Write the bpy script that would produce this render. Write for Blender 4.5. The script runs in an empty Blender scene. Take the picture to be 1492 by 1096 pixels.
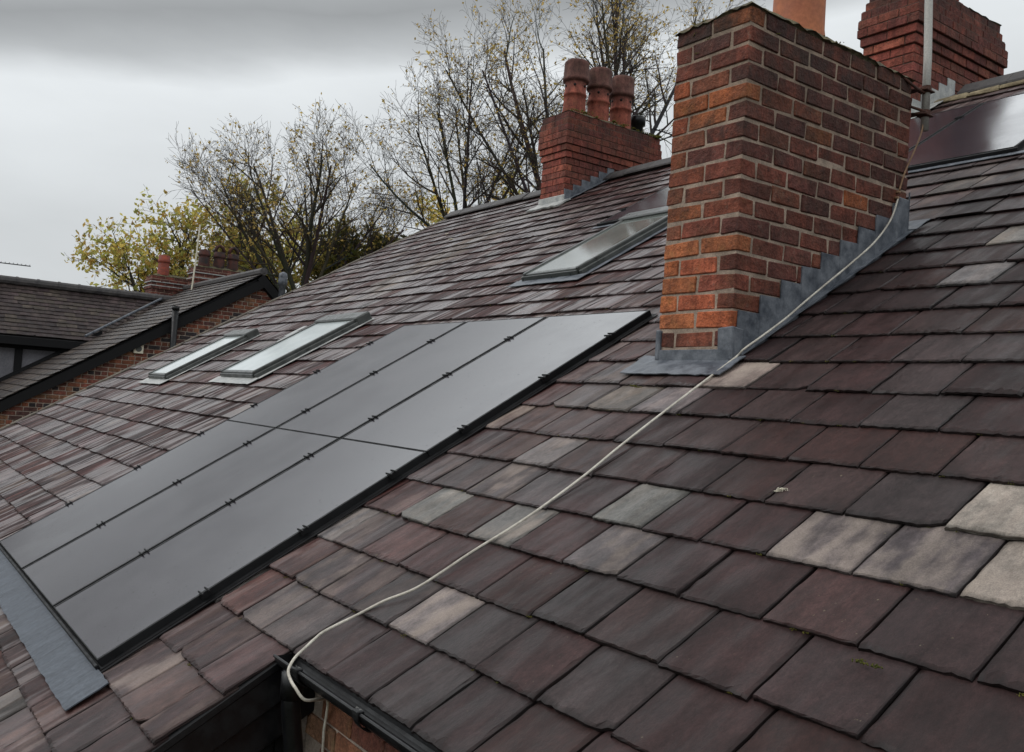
import bpy, math, random
from mathutils import Vector, Matrix

random.seed(11)
TH = math.radians(31.0)
CT, ST = math.cos(TH), math.sin(TH)
ZG = -7.0
scn = bpy.context.scene
COL = scn.collection

def RP(x, w, n=0.0):
    """point on the main roof: x along the eave, w up the slope, n off the surface"""
    return Vector((x, w * CT - n * ST, w * ST + n * CT))

# ------------------------------------------------------------------ materials
def new_mat(name):
    m = bpy.data.materials.new(name)
    m.use_nodes = True
    nt = m.node_tree
    return m, nt, nt.nodes['Principled BSDF']

def N(nt, typ, **kw):
    nd = nt.nodes.new(typ)
    for k, v in kw.items():
        setattr(nd, k, v)
    return nd

def noise(nt, vec, scale=5, detail=4, rough=0.6, mapscale=None):
    if mapscale is not None:
        mp = N(nt, 'ShaderNodeMapping')
        mp.inputs['Scale'].default_value = mapscale
        nt.links.new(vec, mp.inputs['Vector'])
        vec = mp.outputs['Vector']
    n = N(nt, 'ShaderNodeTexNoise')
    n.inputs['Scale'].default_value = scale
    n.inputs['Detail'].default_value = detail
    n.inputs['Roughness'].default_value = rough
    nt.links.new(vec, n.inputs['Vector'])
    return n.outputs['Fac']

def remap(nt, val, a, b, c=0.0, d=1.0):
    r = N(nt, 'ShaderNodeMapRange')
    r.interpolation_type = 'SMOOTHSTEP'
    for i, v in zip((1, 2, 3, 4), (a, b, c, d)):
        r.inputs[i].default_value = v
    nt.links.new(val, r.inputs[0])
    return r.outputs[0]

def math_n(nt, op, a, b):
    m = N(nt, 'ShaderNodeMath', operation=op)
    for i, v in enumerate((a, b)):
        if isinstance(v, (int, float)):
            m.inputs[i].default_value = v
        else:
            nt.links.new(v, m.inputs[i])
    return m.outputs[0]

def mixc(nt, fac, a, b, mode='MIX'):
    m = N(nt, 'ShaderNodeMix', data_type='RGBA', blend_type=mode)
    for sock, v in ((m.inputs['Factor'], fac), (m.inputs['A'], a), (m.inputs['B'], b)):
        if isinstance(v, (int, float)):
            sock.default_value = v
        elif isinstance(v, tuple):
            sock.default_value = (*v, 1) if len(v) == 3 else v
        else:
            nt.links.new(v, sock)
    return m.outputs['Result']

def bump(nt, bsdf, h, strength=0.3, dist=0.01):
    b = N(nt, 'ShaderNodeBump')
    b.inputs['Strength'].default_value = strength
    b.inputs['Distance'].default_value = dist
    nt.links.new(h, b.inputs['Height'])
    nt.links.new(b.outputs['Normal'], bsdf.inputs['Normal'])

def grey(nt, fac, lo, hi):
    c = N(nt, 'ShaderNodeCombineColor')
    v = remap(nt, fac, 0.25, 0.75, lo, hi)
    for i in range(3):
        nt.links.new(v, c.inputs[i])
    return c.outputs[0]

def objco(nt):
    return N(nt, 'ShaderNodeNewGeometry').outputs['Position']

def mat_slate(name='slate', damp_on=True):
    m, nt, b = new_mat(name)
    t = N(nt, 'ShaderNodeAttribute', attribute_name='tint')
    s = N(nt, 'ShaderNodeAttribute', attribute_name='sl')
    vec = s.outputs['Vector']
    st1 = noise(nt, vec, 1.0, 4, 0.55, (15, 1.7, 1))
    st2 = noise(nt, vec, 1.0, 3, 0.55, (11, 2.4, 1))
    fine = noise(nt, vec, 1.0, 6, 0.75, (70, 34, 1))
    blot = noise(nt, vec, 1.0, 4, 0.6, (7, 6, 1))
    sep = N(nt, 'ShaderNodeSeparateXYZ')
    nt.links.new(objco(nt), sep.inputs[0])
    dry = remap(nt, sep.outputs['X'], -1.8, 1.4, 0.0, 1.0)      # the near slates have dried off more
    if not damp_on:
        dry = remap(nt, sep.outputs['X'], 900, 901, 1.0, 0.99)
    stre = mixc(nt, dry, grey(nt, st1, 0.45, 1.75), grey(nt, st1, 0.84, 1.18))
    col = mixc(nt, 1.0, t.outputs['Color'], stre, 'MULTIPLY')
    wet = math_n(nt, 'SUBTRACT', 1.0, dry)
    sid = N(nt, 'ShaderNodeSeparateXYZ')
    nt.links.new(vec, sid.inputs[0])
    wn = N(nt, 'ShaderNodeTexWhiteNoise', noise_dimensions='1D')
    nt.links.new(math_n(nt, 'FLOOR', math_n(nt, 'MULTIPLY', sid.outputs['Z'], 50.0), 0), wn.inputs['W'])
    damp = math_n(nt, 'MULTIPLY', math_n(nt, 'SUBTRACT', wn.outputs['Value'], 0.5), 0.16)   # some slates hold more water
    sk = remap(nt, math_n(nt, 'ADD', damp, math_n(nt, 'ADD', math_n(nt, 'MULTIPLY', st1, 0.6), math_n(nt, 'MULTIPLY', st2, 0.4))), 0.46, 0.57)
    broad = mixc(nt, dry, grey(nt, st2, 0.6, 1.5), grey(nt, st2, 0.88, 1.14))
    col = mixc(nt, 1.0, col, broad, 'MULTIPLY')
    col = mixc(nt, 1.0, col, grey(nt, blot, 0.7, 1.35), 'MULTIPLY')
    col = mixc(nt, 1.0, col, grey(nt, fine, 0.66, 1.42), 'MULTIPLY')
    col = mixc(nt, math_n(nt, 'MULTIPLY', math_n(nt, 'MULTIPLY', sk, wet), 0.55), col, (0.098, 0.086, 0.087))
    # pale lime wash / dry streaks, amount carried in the alpha of the tint
    patch = remap(nt, math_n(nt, 'ADD', math_n(nt, 'MULTIPLY', st2, 0.65), math_n(nt, 'MULTIPLY', blot, 0.35)), 0.44, 0.60)
    fac = math_n(nt, 'MULTIPLY', patch, t.outputs['Alpha'])
    col = mixc(nt, fac, col, mixc(nt, blot, (0.17, 0.135, 0.125), (0.29, 0.245, 0.20)))
    wpos = objco(nt)
    stain = noise(nt, wpos, 1.0, 5, 0.6, (3.2, 0.7, 0.7))
    dirt = noise(nt, wpos, 2.2, 5, 0.65)
    col = mixc(nt, 1.0, col, grey(nt, stain, 0.72, 1.26), 'MULTIPLY')
    col = mixc(nt, 1.0, col, grey(nt, dirt, 0.78, 1.2), 'MULTIPLY')
    grit = noise(nt, vec, 1.0, 2, 0.8, (240, 200, 1))
    col = mixc(nt, 1.0, col, grey(nt, grit, 0.8, 1.25), 'MULTIPLY')
    # small lichen specks
    sp = remap(nt, noise(nt, vec, 1.0, 3, 0.5, (75, 75, 1)), 0.70, 0.76)
    sp = math_n(nt, 'MULTIPLY', sp, remap(nt, noise(nt, vec, 1.0, 2, 0.5, (3, 3, 1)), 0.52, 0.62))
    col = mixc(nt, math_n(nt, 'MULTIPLY', sp, 0.6), col, (0.20, 0.17, 0.11))
    nt.links.new(col, b.inputs['Base Color'])
    r = math_n(nt, 'ADD', remap(nt, st2, 0.36, 0.64, 0.44, 0.70), math_n(nt, 'MULTIPLY', fac, 0.2))
    r = math_n(nt, 'ADD', r, math_n(nt, 'MULTIPLY', math_n(nt, 'MULTIPLY', sk, wet), -0.22))
    nt.links.new(r, b.inputs['Roughness'])
    wetspec = remap(nt, sk, 0.0, 1.0, 0.06, 0.62)
    sp_mix = math_n(nt, 'ADD', math_n(nt, 'MULTIPLY', wet, wetspec), math_n(nt, 'MULTIPLY', dry, 0.25))
    nt.links.new(sp_mix, b.inputs['Specular IOR Level'])
    h = math_n(nt, 'ADD', math_n(nt, 'MULTIPLY', fine, 0.6), math_n(nt, 'ADD', math_n(nt, 'MULTIPLY', blot, 1.2), math_n(nt, 'MULTIPLY', st1, 0.35)))
    bump(nt, b, h, 0.5, 0.006)
    return m

def mat_brick(name='brick', bs=0.7):
    m, nt, b = new_mat(name)
    t = N(nt, 'ShaderNodeAttribute', attribute_name='tint')
    p = objco(nt)
    n1 = noise(nt, p, 14, 5, 0.65)
    n2 = noise(nt, p, 75, 4, 0.7)
    n3 = noise(nt, p, 4.5, 4, 0.65)
    n4 = noise(nt, p, 9, 3, 0.6)
    n5 = noise(nt, p, 22, 4, 0.65)
    col = mixc(nt, 1.0, t.outputs['Color'], grey(nt, n1, 0.5, 1.6), 'MULTIPLY')
    col = mixc(nt, math_n(nt, 'MULTIPLY', remap(nt, n4, 0.52, 0.66), 0.45), col, mixc(nt, 1.0, t.outputs['Color'], (1.35, 1.75, 1.5), 'MULTIPLY'))
    col = mixc(nt, math_n(nt, 'MULTIPLY', remap(nt, n5, 0.54, 0.66), 0.55), col, mixc(nt, 1.0, t.outputs['Color'], (0.42, 0.36, 0.38), 'MULTIPLY'))
    col = mixc(nt, 1.0, col, grey(nt, n2, 0.7, 1.3), 'MULTIPLY')
    run = noise(nt, p, 1.0, 4, 0.6, (16, 16, 1.6))
    col = mixc(nt, 1.0, col, grey(nt, run, 0.66, 1.25), 'MULTIPLY')
    smear = remap(nt, math_n(nt, 'ADD', math_n(nt, 'MULTIPLY', noise(nt, p, 26, 4, 0.7), 0.6), math_n(nt, 'MULTIPLY', run, 0.4)), 0.57, 0.66)
    col = mixc(nt, math_n(nt, 'MULTIPLY', smear, 0.42), col, (0.21, 0.15, 0.115))
    soot_shade = math_n(nt, 'MULTIPLY', remap(nt, math_n(nt, 'ADD', math_n(nt, 'MULTIPLY', n3, .55), math_n(nt, 'MULTIPLY', n1, .45)), 0.36, 0.6), t.outputs['Alpha'])
    col = mixc(nt, soot_shade, col, (0.022, 0.017, 0.015))
    nt.links.new(col, b.inputs['Base Color'])
    b.inputs['Roughness'].default_value = 0.85
    b.inputs['Specular IOR Level'].default_value = 0.3
    h = math_n(nt, 'ADD', math_n(nt, 'MULTIPLY', n2, 0.6), math_n(nt, 'ADD', n1, math_n(nt, 'MULTIPLY', n5, 1.3)))
    bump(nt, b, h, bs, 0.012)
    return m

def mat_mortar(name, c1, c2, dirt=0.5):
    m, nt, b = new_mat(name)
    t = N(nt, 'ShaderNodeAttribute', attribute_name='tint')
    p = objco(nt)
    n1 = noise(nt, p, 9, 5, 0.7)
    n2 = noise(nt, p, 120, 3, 0.7)
    col = mixc(nt, n1, c1, c2)
    col = mixc(nt, 1.0, col, grey(nt, n2, 0.75, 1.2), 'MULTIPLY')
    col = mixc(nt, math_n(nt, 'MULTIPLY', remap(nt, n1, 0.38, 0.62), dirt), col, (0.03, 0.028, 0.024))
    col = mixc(nt, 1.0, col, t.outputs['Color'], 'MULTIPLY')
    nt.links.new(col, b.inputs['Base Color'])
    b.inputs['Roughness'].default_value = 0.95
    bump(nt, b, math_n(nt, 'ADD', n1, math_n(nt, 'MULTIPLY', n2, 0.4)), 0.8, 0.01)
    return m

def mat_noisy(name, c1, c2, scale=8, rough=0.6, spec=0.5, bs=0.3, bd=0.006, rvar=0.15, stretch=None, metal=0.0):
    m, nt, b = new_mat(name)
    p = objco(nt)
    n1 = noise(nt, p, scale, 5, 0.65, stretch)
    n2 = noise(nt, p, scale * 9, 3, 0.6)
    col = mixc(nt, remap(nt, n1, 0.3, 0.7), c1, c2)
    col = mixc(nt, 1.0, col, grey(nt, n2, 0.85, 1.15), 'MULTIPLY')
    nt.links.new(col, b.inputs['Base Color'])
    nt.links.new(remap(nt, n1, 0.3, 0.7, max(0.03, rough - rvar), min(1, rough + rvar)), b.inputs['Roughness'])
    b.inputs['Specular IOR Level'].default_value = spec
    b.inputs['Metallic'].default_value = metal
    bump(nt, b, math_n(nt, 'ADD', n1, math_n(nt, 'MULTIPLY', n2, 0.3)), bs, bd)
    return m

def mat_tint(name, rough=0.8, trans=0.0, var=(0.8, 1.2), scale=20, spec=0.3):
    m, nt, b = new_mat(name)
    t = N(nt, 'ShaderNodeAttribute', attribute_name='tint')
    col = mixc(nt, 1.0, t.outputs['Color'], grey(nt, noise(nt, objco(nt), scale, 4), *var), 'MULTIPLY')
    nt.links.new(col, b.inputs['Base Color'])
    b.inputs['Roughness'].default_value = rough
    b.inputs['Specular IOR Level'].default_value = spec
    if trans > 0:
        tr = N(nt, 'ShaderNodeBsdfTranslucent')
        nt.links.new(col, tr.inputs['Color'])
        mx = N(nt, 'ShaderNodeMixShader')
        mx.inputs[0].default_value = trans
        nt.links.new(b.outputs[0], mx.inputs[1])
        nt.links.new(tr.outputs[0], mx.inputs[2])
        nt.links.new(mx.outputs[0], nt.nodes['Material Output'].inputs['Surface'])
    return m

def mat_panel():
    m, nt, b = new_mat('panel_glass')
    p = objco(nt)
    n = noise(nt, p, 3.0, 4, 0.6)
    f = noise(nt, p, 260, 2, 0.5)
    dr = N(nt, 'ShaderNodeTexVoronoi')
    dr.inputs['Scale'].default_value = 26
    nt.links.new(p, dr.inputs['Vector'])
    spots = remap(nt, dr.outputs['Distance'], 0.10, 0.22, 1.0, 0.0)
    pick = remap(nt, noise(nt, p, 30, 2, 0.5), 0.56, 0.62)
    spots = math_n(nt, 'MULTIPLY', spots, pick)
    col = mixc(nt, n, (0.027, 0.0235, 0.029), (0.035, 0.0305, 0.038))
    col = mixc(nt, math_n(nt, 'MULTIPLY', spots, 0.5), col, (0.005, 0.005, 0.005))
    nt.links.new(col, b.inputs['Base Color'])
    r = math_n(nt, 'ADD', remap(nt, n, 0.3, 0.7, 0.15, 0.2), math_n(nt, 'MULTIPLY', spots, 0.05))
    nt.links.new(r, b.inputs['Roughness'])
    nt.links.new(math_n(nt, 'SUBTRACT', 0.5, math_n(nt, 'MULTIPLY', spots, 0.3)), b.inputs['Specular IOR Level'])
    b.inputs['IOR'].default_value = 1.5
    bump(nt, b, math_n(nt, 'ADD', math_n(nt, 'MULTIPLY', f, 0.05), math_n(nt, 'MULTIPLY', spots, 0.1)), 0.10, 0.003)
    return m

def mat_window(name='roof_window_glass', lo=(0.40, 0.45, 0.45), hi=(0.62, 0.67, 0.67)):
    m, nt, b = new_mat(name)
    p = objco(nt)
    n = noise(nt, p, 5, 4, 0.6)
    nt.links.new(mixc(nt, n, lo, hi), b.inputs['Base Color'])
    b.inputs['Roughness'].default_value = 0.08
    b.inputs['IOR'].default_value = 1.75
    f = noise(nt, p, 150, 3, 0.6)
    bump(nt, b, f, 0.05, 0.002)
    return m

M = {}
M['slate'] = mat_slate()
M['old_slate'] = mat_slate('old_slate', False)
M['brick_clay'] = mat_brick('weathered_clay', 0.25)
M['brick'] = mat_brick('brick', 1.0)
M['mortar'] = mat_mortar('mortar', (0.46, 0.375, 0.31), (0.29, 0.235, 0.19), 0.35)
M['mortar_dark'] = mat_mortar('mortar_dark', (0.13, 0.085, 0.065), (0.08, 0.05, 0.04), 0.5)
M['render_cap'] = mat_noisy('flaunching', (0.045, 0.042, 0.030), (0.15, 0.13, 0.075), 12, 0.95, 0.2, 0.9, 0.02)
M['moss'] = mat_noisy('moss', (0.05, 0.06, 0.015), (0.16, 0.14, 0.03), 30, 0.95, 0.1, 0.9, 0.02)
M['terracotta'] = mat_noisy('terracotta', (0.30, 0.095, 0.045), (0.42, 0.155, 0.075), 5, 0.7, 0.3, 0.25, 0.004)
M['red_clay'] = mat_noisy('red_clay', (0.13, 0.035, 0.026), (0.29, 0.068, 0.042), 7, 0.75, 0.3, 0.4, 0.006, stretch=(1, 1, 2.5))
M['sooty_clay'] = mat_noisy('sooty_clay', (0.012, 0.010, 0.010), (0.085, 0.032, 0.025), 6, 0.8, 0.3, 0.4, 0.006)
M['lead'] = mat_noisy('lead', (0.040, 0.048, 0.062), (0.145, 0.157, 0.178), 11, 0.55, 0.5, 0.35, 0.006, 0.15)
M['lead_dark'] = mat_noisy('dark_lead', (0.045, 0.053, 0.066), (0.105, 0.118, 0.138), 7, 0.66, 0.3, 0.6, 0.008, stretch=(6, 1, 1))
M['lead_pale'] = mat_noisy('pale_lead', (0.22, 0.23, 0.23), (0.42, 0.42, 0.40), 9, 0.55, 0.5, 0.35, 0.006)
M['black'] = mat_noisy('black_paint', (0.004, 0.0042, 0.005), (0.009, 0.009, 0.010), 12, 0.42, 0.3, 0.2, 0.003)
M['black_matt'] = mat_noisy('black_timber', (0.004, 0.004, 0.0045), (0.010, 0.010, 0.011), 9, 0.7, 0.2, 0.35, 0.004, stretch=(1, 1, 6))
M['frame_black'] = mat_noisy('black_aluminium', (0.006, 0.0062, 0.007), (0.010, 0.010, 0.011), 15, 0.6, 0.22, 0.05, 0.001)
M['window_grey'] = mat_noisy('grey_aluminium', (0.032, 0.036, 0.034), (0.062, 0.066, 0.062), 10, 0.4, 0.5, 0.1, 0.002)
M['steel'] = mat_noisy('galvanised_steel', (0.28, 0.27, 0.25), (0.42, 0.41, 0.38), 14, 0.45, 0.5, 0.2, 0.002, metal=0.3, stretch=(1, 1, 0.15))
M['rust'] = mat_noisy('rusty_iron', (0.035, 0.018, 0.014), (0.09, 0.04, 0.028), 25, 0.85, 0.3, 0.5, 0.003)
M['cable'] = mat_noisy('white_cable', (0.34, 0.31, 0.26), (0.56, 0.53, 0.46), 11, 0.55, 0.4, 0.1, 0.002)
M['cable_brown'] = mat_noisy('brown_cable', (0.16, 0.09, 0.05), (0.26, 0.16, 0.09), 10, 0.6, 0.3, 0.1, 0.002)
M['panel'] = mat_panel()
M['window'] = mat_window()  # bright sky reflection put into the pane's base colour
M['window_dark'] = mat_window('dim_roof_window_glass', (0.07, 0.08, 0.072), (0.20, 0.215, 0.20))  # darker copy, a duller reflection put into its base colour
M['render_lilac'] = mat_noisy('grey_render', (0.12, 0.118, 0.13), (0.17, 0.165, 0.18), 3, 0.9, 0.2, 0.4, 0.01)
M['white_plastic'] = mat_noisy('cream_plastic', (0.50, 0.46, 0.36), (0.62, 0.58, 0.47), 8, 0.5, 0.4, 0.1, 0.002)
M['ridge'] = mat_noisy('ridge_tile', (0.035, 0.032, 0.034), (0.085, 0.078, 0.075), 9, 0.7, 0.35, 0.5, 0.008)
M['ridge_grey'] = mat_noisy('verge_mortar', (0.075, 0.065, 0.055), (0.16, 0.14, 0.115), 6, 0.9, 0.2, 0.6, 0.01)
M['stone_mortar'] = mat_noisy('ridge_mortar', (0.15, 0.12, 0.075), (0.30, 0.25, 0.16), 14, 0.95, 0.2, 0.7, 0.012)
M['bark'] = mat_tint('bark', 0.9)
M['leaf'] = mat_tint('leaf', 0.7, 0.6, (0.75, 1.25), 2.0)
M['ground'] = mat_noisy('ground_grass', (0.035, 0.045, 0.018), (0.075, 0.07, 0.04), 0.6, 0.95, 0.2, 0.6, 0.05)
M['deck'] = mat_noisy('roof_felt', (0.010, 0.009, 0.009), (0.018, 0.016, 0.016), 9, 0.9, 0.2, 0.2, 0.004)

# ------------------------------------------------------------------ mesh builder
class MB:
    def __init__(self):
        self.v, self.f, self.mi, self.t, self.s = [], [], [], [], []

    def add(self, verts, faces, mi=0, tint=(1, 1, 1, 0), sl=None):
        o = len(self.v)
        self.v.extend(verts)
        for i in range(len(verts)):
            self.t.append(tint[i] if isinstance(tint, list) else tint)
            self.s.append(sl[i] if sl else (0, 0, 0))
        for f in faces:
            self.f.append(tuple(i + o for i in f))
            self.mi.append(mi)

    def frame_box(self, o, ax, ay, az, mi=0, tint=(1, 1, 1, 0), jit=0.0, bev=0.0):
        """box from corner o along three edge vectors; bev rounds the edges"""
        o, ax, ay, az = Vector(o), Vector(ax), Vector(ay), Vector(az)
        L = (ax.length, ay.length, az.length)
        if bev <= 0:
            vs = [o + ax * i + ay * j + az * k for k in (0, 1) for j in (0, 1) for i in (0, 1)]
            fs = [(0, 2, 3, 1), (4, 5, 7, 6), (0, 1, 5, 4), (1, 3, 7, 5), (3, 2, 6, 7), (2, 0, 4, 6)]
        else:
            e = [min(bev / max(l, 1e-6), 0.45) for l in L]
            vs, idx = [], {}
            for c in range(8):
                bits = (c & 1, c >> 1 & 1, c >> 2 & 1)
                jv = Vector((random.uniform(-jit, jit), random.uniform(-jit, jit), random.uniform(-jit, jit)))
                for a in range(3):
                    q = []
                    for k in range(3):
                        if k == a:
                            q.append(float(bits[k]))
                        else:
                            q.append(1 - e[k] if bits[k] else e[k])
                    idx[(c, a)] = len(vs)
                    vs.append(o + ax * q[0] + ay * q[1] + az * q[2] + jv)
            fs = []
            for a in range(3):
                b1, b2 = (a + 1) % 3, (a + 2) % 3
                for side in (0, 1):
                    cs = []
                    for (u, w) in ((0, 0), (1, 0), (1, 1), (0, 1)):
                        cs.append((side << a) | (u << b1) | (w << b2))
                    f = [idx[(c, a)] for c in cs]
                    fs.append(tuple(f if side else f[::-1]))
            for a in range(3):
                b1, b2 = (a + 1) % 3, (a + 2) % 3
                for u in (0, 1):
                    for w in (0, 1):
                        c0 = (u << b1) | (w << b2)
                        c1 = c0 | (1 << a)
                        f = [idx[(c0, b1)], idx[(c1, b1)], idx[(c1, b2)], idx[(c0, b2)]]
                        fs.append(tuple(f if (u ^ w) else f[::-1]))
            for c in range(8):
                f = [idx[(c, 0)], idx[(c, 1)], idx[(c, 2)]]
                par = (c & 1) ^ (c >> 1 & 1) ^ (c >> 2 & 1)
                fs.append(tuple(f if par else f[::-1]))
        self.add(vs, fs, mi, tint)

    def box(self, x0, x1, y0, y1, z0, z1, mi=0, tint=(1, 1, 1, 0), bev=0.0, jit=0.0):
        self.frame_box((x0, y0, z0), (x1 - x0, 0, 0), (0, y1 - y0, 0), (0, 0, z1 - z0), mi, tint, jit, bev)

    def rbox(self, x0, x1, w0, w1, n0, n1, mi=0, tint=(1, 1, 1, 0), bev=0.0, jit=0.0):
        o = RP(x0, w0, n0)
        self.frame_box(o, RP(x1, w0, n0) - o, RP(x0, w1, n0) - o, RP(x0, w0, n1) - o, mi, tint, jit, bev)

    def tube(self, pts, rad, n=8, mi=0, tint=(1, 1, 1, 0), cap=True):
        pts = [Vector(p) for p in pts]
        if not isinstance(rad, (list, tuple)):
            rad = [rad] * len(pts)
        vs, fs = [], []
        up = Vector((0.13, 0.29, 1)).normalized()
        for i, p in enumerate(pts):
            d = (pts[min(i + 1, len(pts) - 1)] - pts[max(i - 1, 0)]).normalized()
            a = d.cross(up)
            if a.length < 0.05:
                a = d.cross(Vector((1, 0, 0)))
            a.normalize()
            b = d.cross(a)
            for k in range(n):
                g = 2 * math.pi * k / n
                vs.append(p + (a * math.cos(g) + b * math.sin(g)) * rad[i])
        for i in range(len(pts) - 1):
            for k in range(n):
                k2 = (k + 1) % n
                fs.append((i * n + k, i * n + k2, (i + 1) * n + k2, (i + 1) * n + k))
        if cap:
            fs.append(tuple(range(n))[::-1])
            fs.append(tuple(range((len(pts) - 1) * n, len(pts) * n)))
        self.add(vs, fs, mi, tint)

    def lathe(self, c, prof, n=24, mi=0, tint=(1, 1, 1, 0), wob=0.0):
        vs, fs = [], []
        for (r, z) in prof:
            for k in range(n):
                g = 2 * math.pi * k / n
                rr = r * (1 + random.uniform(-wob, wob))
                vs.append(Vector((c[0] + rr * math.cos(g), c[1] + rr * math.sin(g), c[2] + z)))
        for i in range(len(prof) - 1):
            for k in range(n):
                k2 = (k + 1) % n
                fs.append((i * n + k, i * n + k2, (i + 1) * n + k2, (i + 1) * n + k))
        fs.append(tuple(range((len(prof) - 1) * n, len(prof) * n)))
        self.add(vs, fs, mi, tint)

    def build(self, name, mats, parent=None, smooth=False):
        me = bpy.data.meshes.new(name)
        mw = parent_world(parent)
        inv = mw.inverted()
        me.from_pydata([tuple(inv @ Vector(p)) for p in self.v], [], self.f)
        for k in mats if isinstance(mats, (list, tuple)) else [mats]:
            me.materials.append(M[k])
        me.polygons.foreach_set('material_index', self.mi)
        if smooth:
            me.polygons.foreach_set('use_smooth', [True] * len(self.f))
        at = me.attributes.new('tint', 'FLOAT_COLOR', 'POINT')
        at.data.foreach_set('color', [c for t in self.t for c in t])
        a2 = me.attributes.new('sl', 'FLOAT_VECTOR', 'POINT')
        a2.data.foreach_set('vector', [c for t in self.s for c in t])
        me.update()
        ob = bpy.data.objects.new(name, me)
        COL.objects.link(ob)
        if parent is not None:
            ob.parent = parent
        return ob

def parent_world(p):
    m = Matrix.Identity(4)
    while p is not None:
        m = p.matrix_basis @ m
        p = p.parent
    return m

def thing(name, label, cat, loc=(0, 0, 0), group=None, rot=(0, 0, 0)):
    o = bpy.data.objects.new(name, None)
    COL.objects.link(o)
    o.location = loc
    o.rotation_euler = rot
    o.empty_display_size = 0.2
    o['label'] = label
    o['category'] = cat
    if group:
        o['group'] = group
    return o

def tag(o, label, cat, group=None):
    o['label'] = label
    o['category'] = cat
    if group:
        o['group'] = group
    return o

def copy_thing(root, loc, label):
    r = root.copy()
    COL.objects.link(r)
    r.location = loc
    r['label'] = label
    for ch in list(root.children):
        c = ch.copy()
        COL.objects.link(c)
        c.parent = r
    return r

U = random.uniform

# ------------------------------------------------------------------ ground
gm = MB()
gm.add([Vector((-900, -900, ZG)), Vector((900, -900, ZG)), Vector((900, 900, ZG)), Vector((-900, 900, ZG))], [(0, 1, 2, 3)])
g = gm.build('ground', 'ground')
g['kind'] = 'structure'

# ------------------------------------------------------------------ the terraced house
house = thing('terraced_house', 'brick terraced house in front with purple slate roof, three chimney stacks and roof windows', 'house', (0, 0, ZG))

XL, XR = -9.5, 5.6
XSTEP = 0.86
WE, WLOW, WTOP = -2.985, -5.65, 5.03
GA = 0.2625
SN = -0.040

def clampc(c, k):
    return tuple(max(0.004, v * k * q_) for v, q_ in zip(c, (0.60, 0.50, 0.485)))

PURPLE = [(0.050, 0.029, 0.029), (0.058, 0.034, 0.034), (0.053, 0.036, 0.037), (0.063, 0.043, 0.042)]
GREYS = [(0.070, 0.058, 0.059), (0.062, 0.053, 0.054), (0.082, 0.072, 0.072)]
REDS = [(0.053, 0.027, 0.0245), (0.058, 0.032, 0.029)]
GREENS = [(0.085, 0.084, 0.076), (0.092, 0.086, 0.076)]
SPECIAL = [  # (x, w, colour, pale amount)
    (2.86, -1.583, (0.20, 0.175, 0.15), 0.7), (2.98, -1.868, (0.20, 0.17, 0.145), 0.7),
    (2.368, -1.854, (0.072, 0.058, 0.057), 0.55), (2.664, -1.866, (0.062, 0.050, 0.052), 0.55),
    (1.319, -2.641, (0.115, 0.093, 0.088), 0.6), (1.46, -1.844, (0.086, 0.082, 0.075), 0.15),
    (0.544, -2.096, (0.098, 0.094, 0.085), 0.3), (2.48, -2.108, (0.034, 0.017, 0.016), 0.0),
    (0.763, -2.205, (0.045, 0.021, 0.019), 0.0), (1.25, -0.80, (0.16, 0.125, 0.11), 0.75),
    (1.586, -2.11, (0.082, 0.066, 0.066), 0.55), (0.656, -1.043, (0.082, 0.066, 0.055), 0.3),
    (0.93, -1.02, (0.105, 0.085, 0.085), 0.2), (1.856, 0.345, (0.115, 0.105, 0.105), 0.2),
    (0.75, -1.6, (0.11, 0.09, 0.085), 0.5), (-0.2, -2.9, (0.11, 0.10, 0.095), 0.4),
    (0.2, -2.45, (0.095, 0.085, 0.085), 0.4), (1.0, -2.1, (0.10, 0.092, 0.085), 0.5),
    (1.75, 0.85, (0.13, 0.115, 0.10), 0.5), (2.0, 1.4, (0.14, 0.125, 0.105), 0.5),
]

def slate_style(x, w):
    for (sx, sw, c, a) in SPECIAL:
        if abs(x - sx) < 0.145 and 0 <= (sw - w) < GA:
            return c, a
    r = random.random()
    left = x < 0.3 and not (x > -3.2 and w < -3.6)
    if x > 1.15 and w < 1.5:           # dark foreground slates, vignette darkening put into their tint
        if r < 0.80: c, a = random.choice(PURPLE), 0.0
        elif r < 0.88: c, a = random.choice(GREYS), 0.0
        elif r < 0.97: c, a = random.choice(REDS), 0.0
        else: c, a = random.choice(GREYS), U(0.15, 0.4)
        k = U(0.60, 0.82)
    elif x > 1.15:                     # paler dry band right of the chimney
        if r < 0.3: c, a = random.choice(PURPLE), 0.1
        elif r < 0.85: c, a = random.choice(GREYS), U(0, 0.45)
        else: c, a = random.choice(GREENS), 0.4
        k = U(0.95, 1.35)
    elif left:
        if r < 0.45: c, a = random.choice(PURPLE), U(0, 0.2)
        elif r < 0.68: c, a = random.choice(GREYS), U(0.1, 0.45)
        elif r < 0.96: c, a = random.choice(REDS), U(0, 0.15)
        else: c, a = random.choice(GREENS), U(0.2, 0.6)
        c = (c[0] * 1.16, c[1] * 0.95, c[2] * 0.95)
        k = U(0.8, 1.28)
    else:
        if r < 0.42: c, a = random.choice(PURPLE), U(0, 0.25)
        elif r < 0.75: c, a = random.choice(GREYS), U(0.0, 0.4)
        elif r < 0.95: c, a = random.choice(REDS), U(0, 0.2)
        else: c, a = random.choice(GREENS), U(0.1, 0.4)
        k = U(0.85, 1.25)
    # lichen wash below the far chimney
    sx = -5.75 - 0.05 * (4.0 - w)
    if w < 4.1 and abs(x - sx) < 0.45 and w > 0.8 and random.random() < 0.8:
        c, a, k = (0.135, 0.118, 0.10), 0.4, U(0.85, 1.15)
    return clampc(c, k), a

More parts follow.
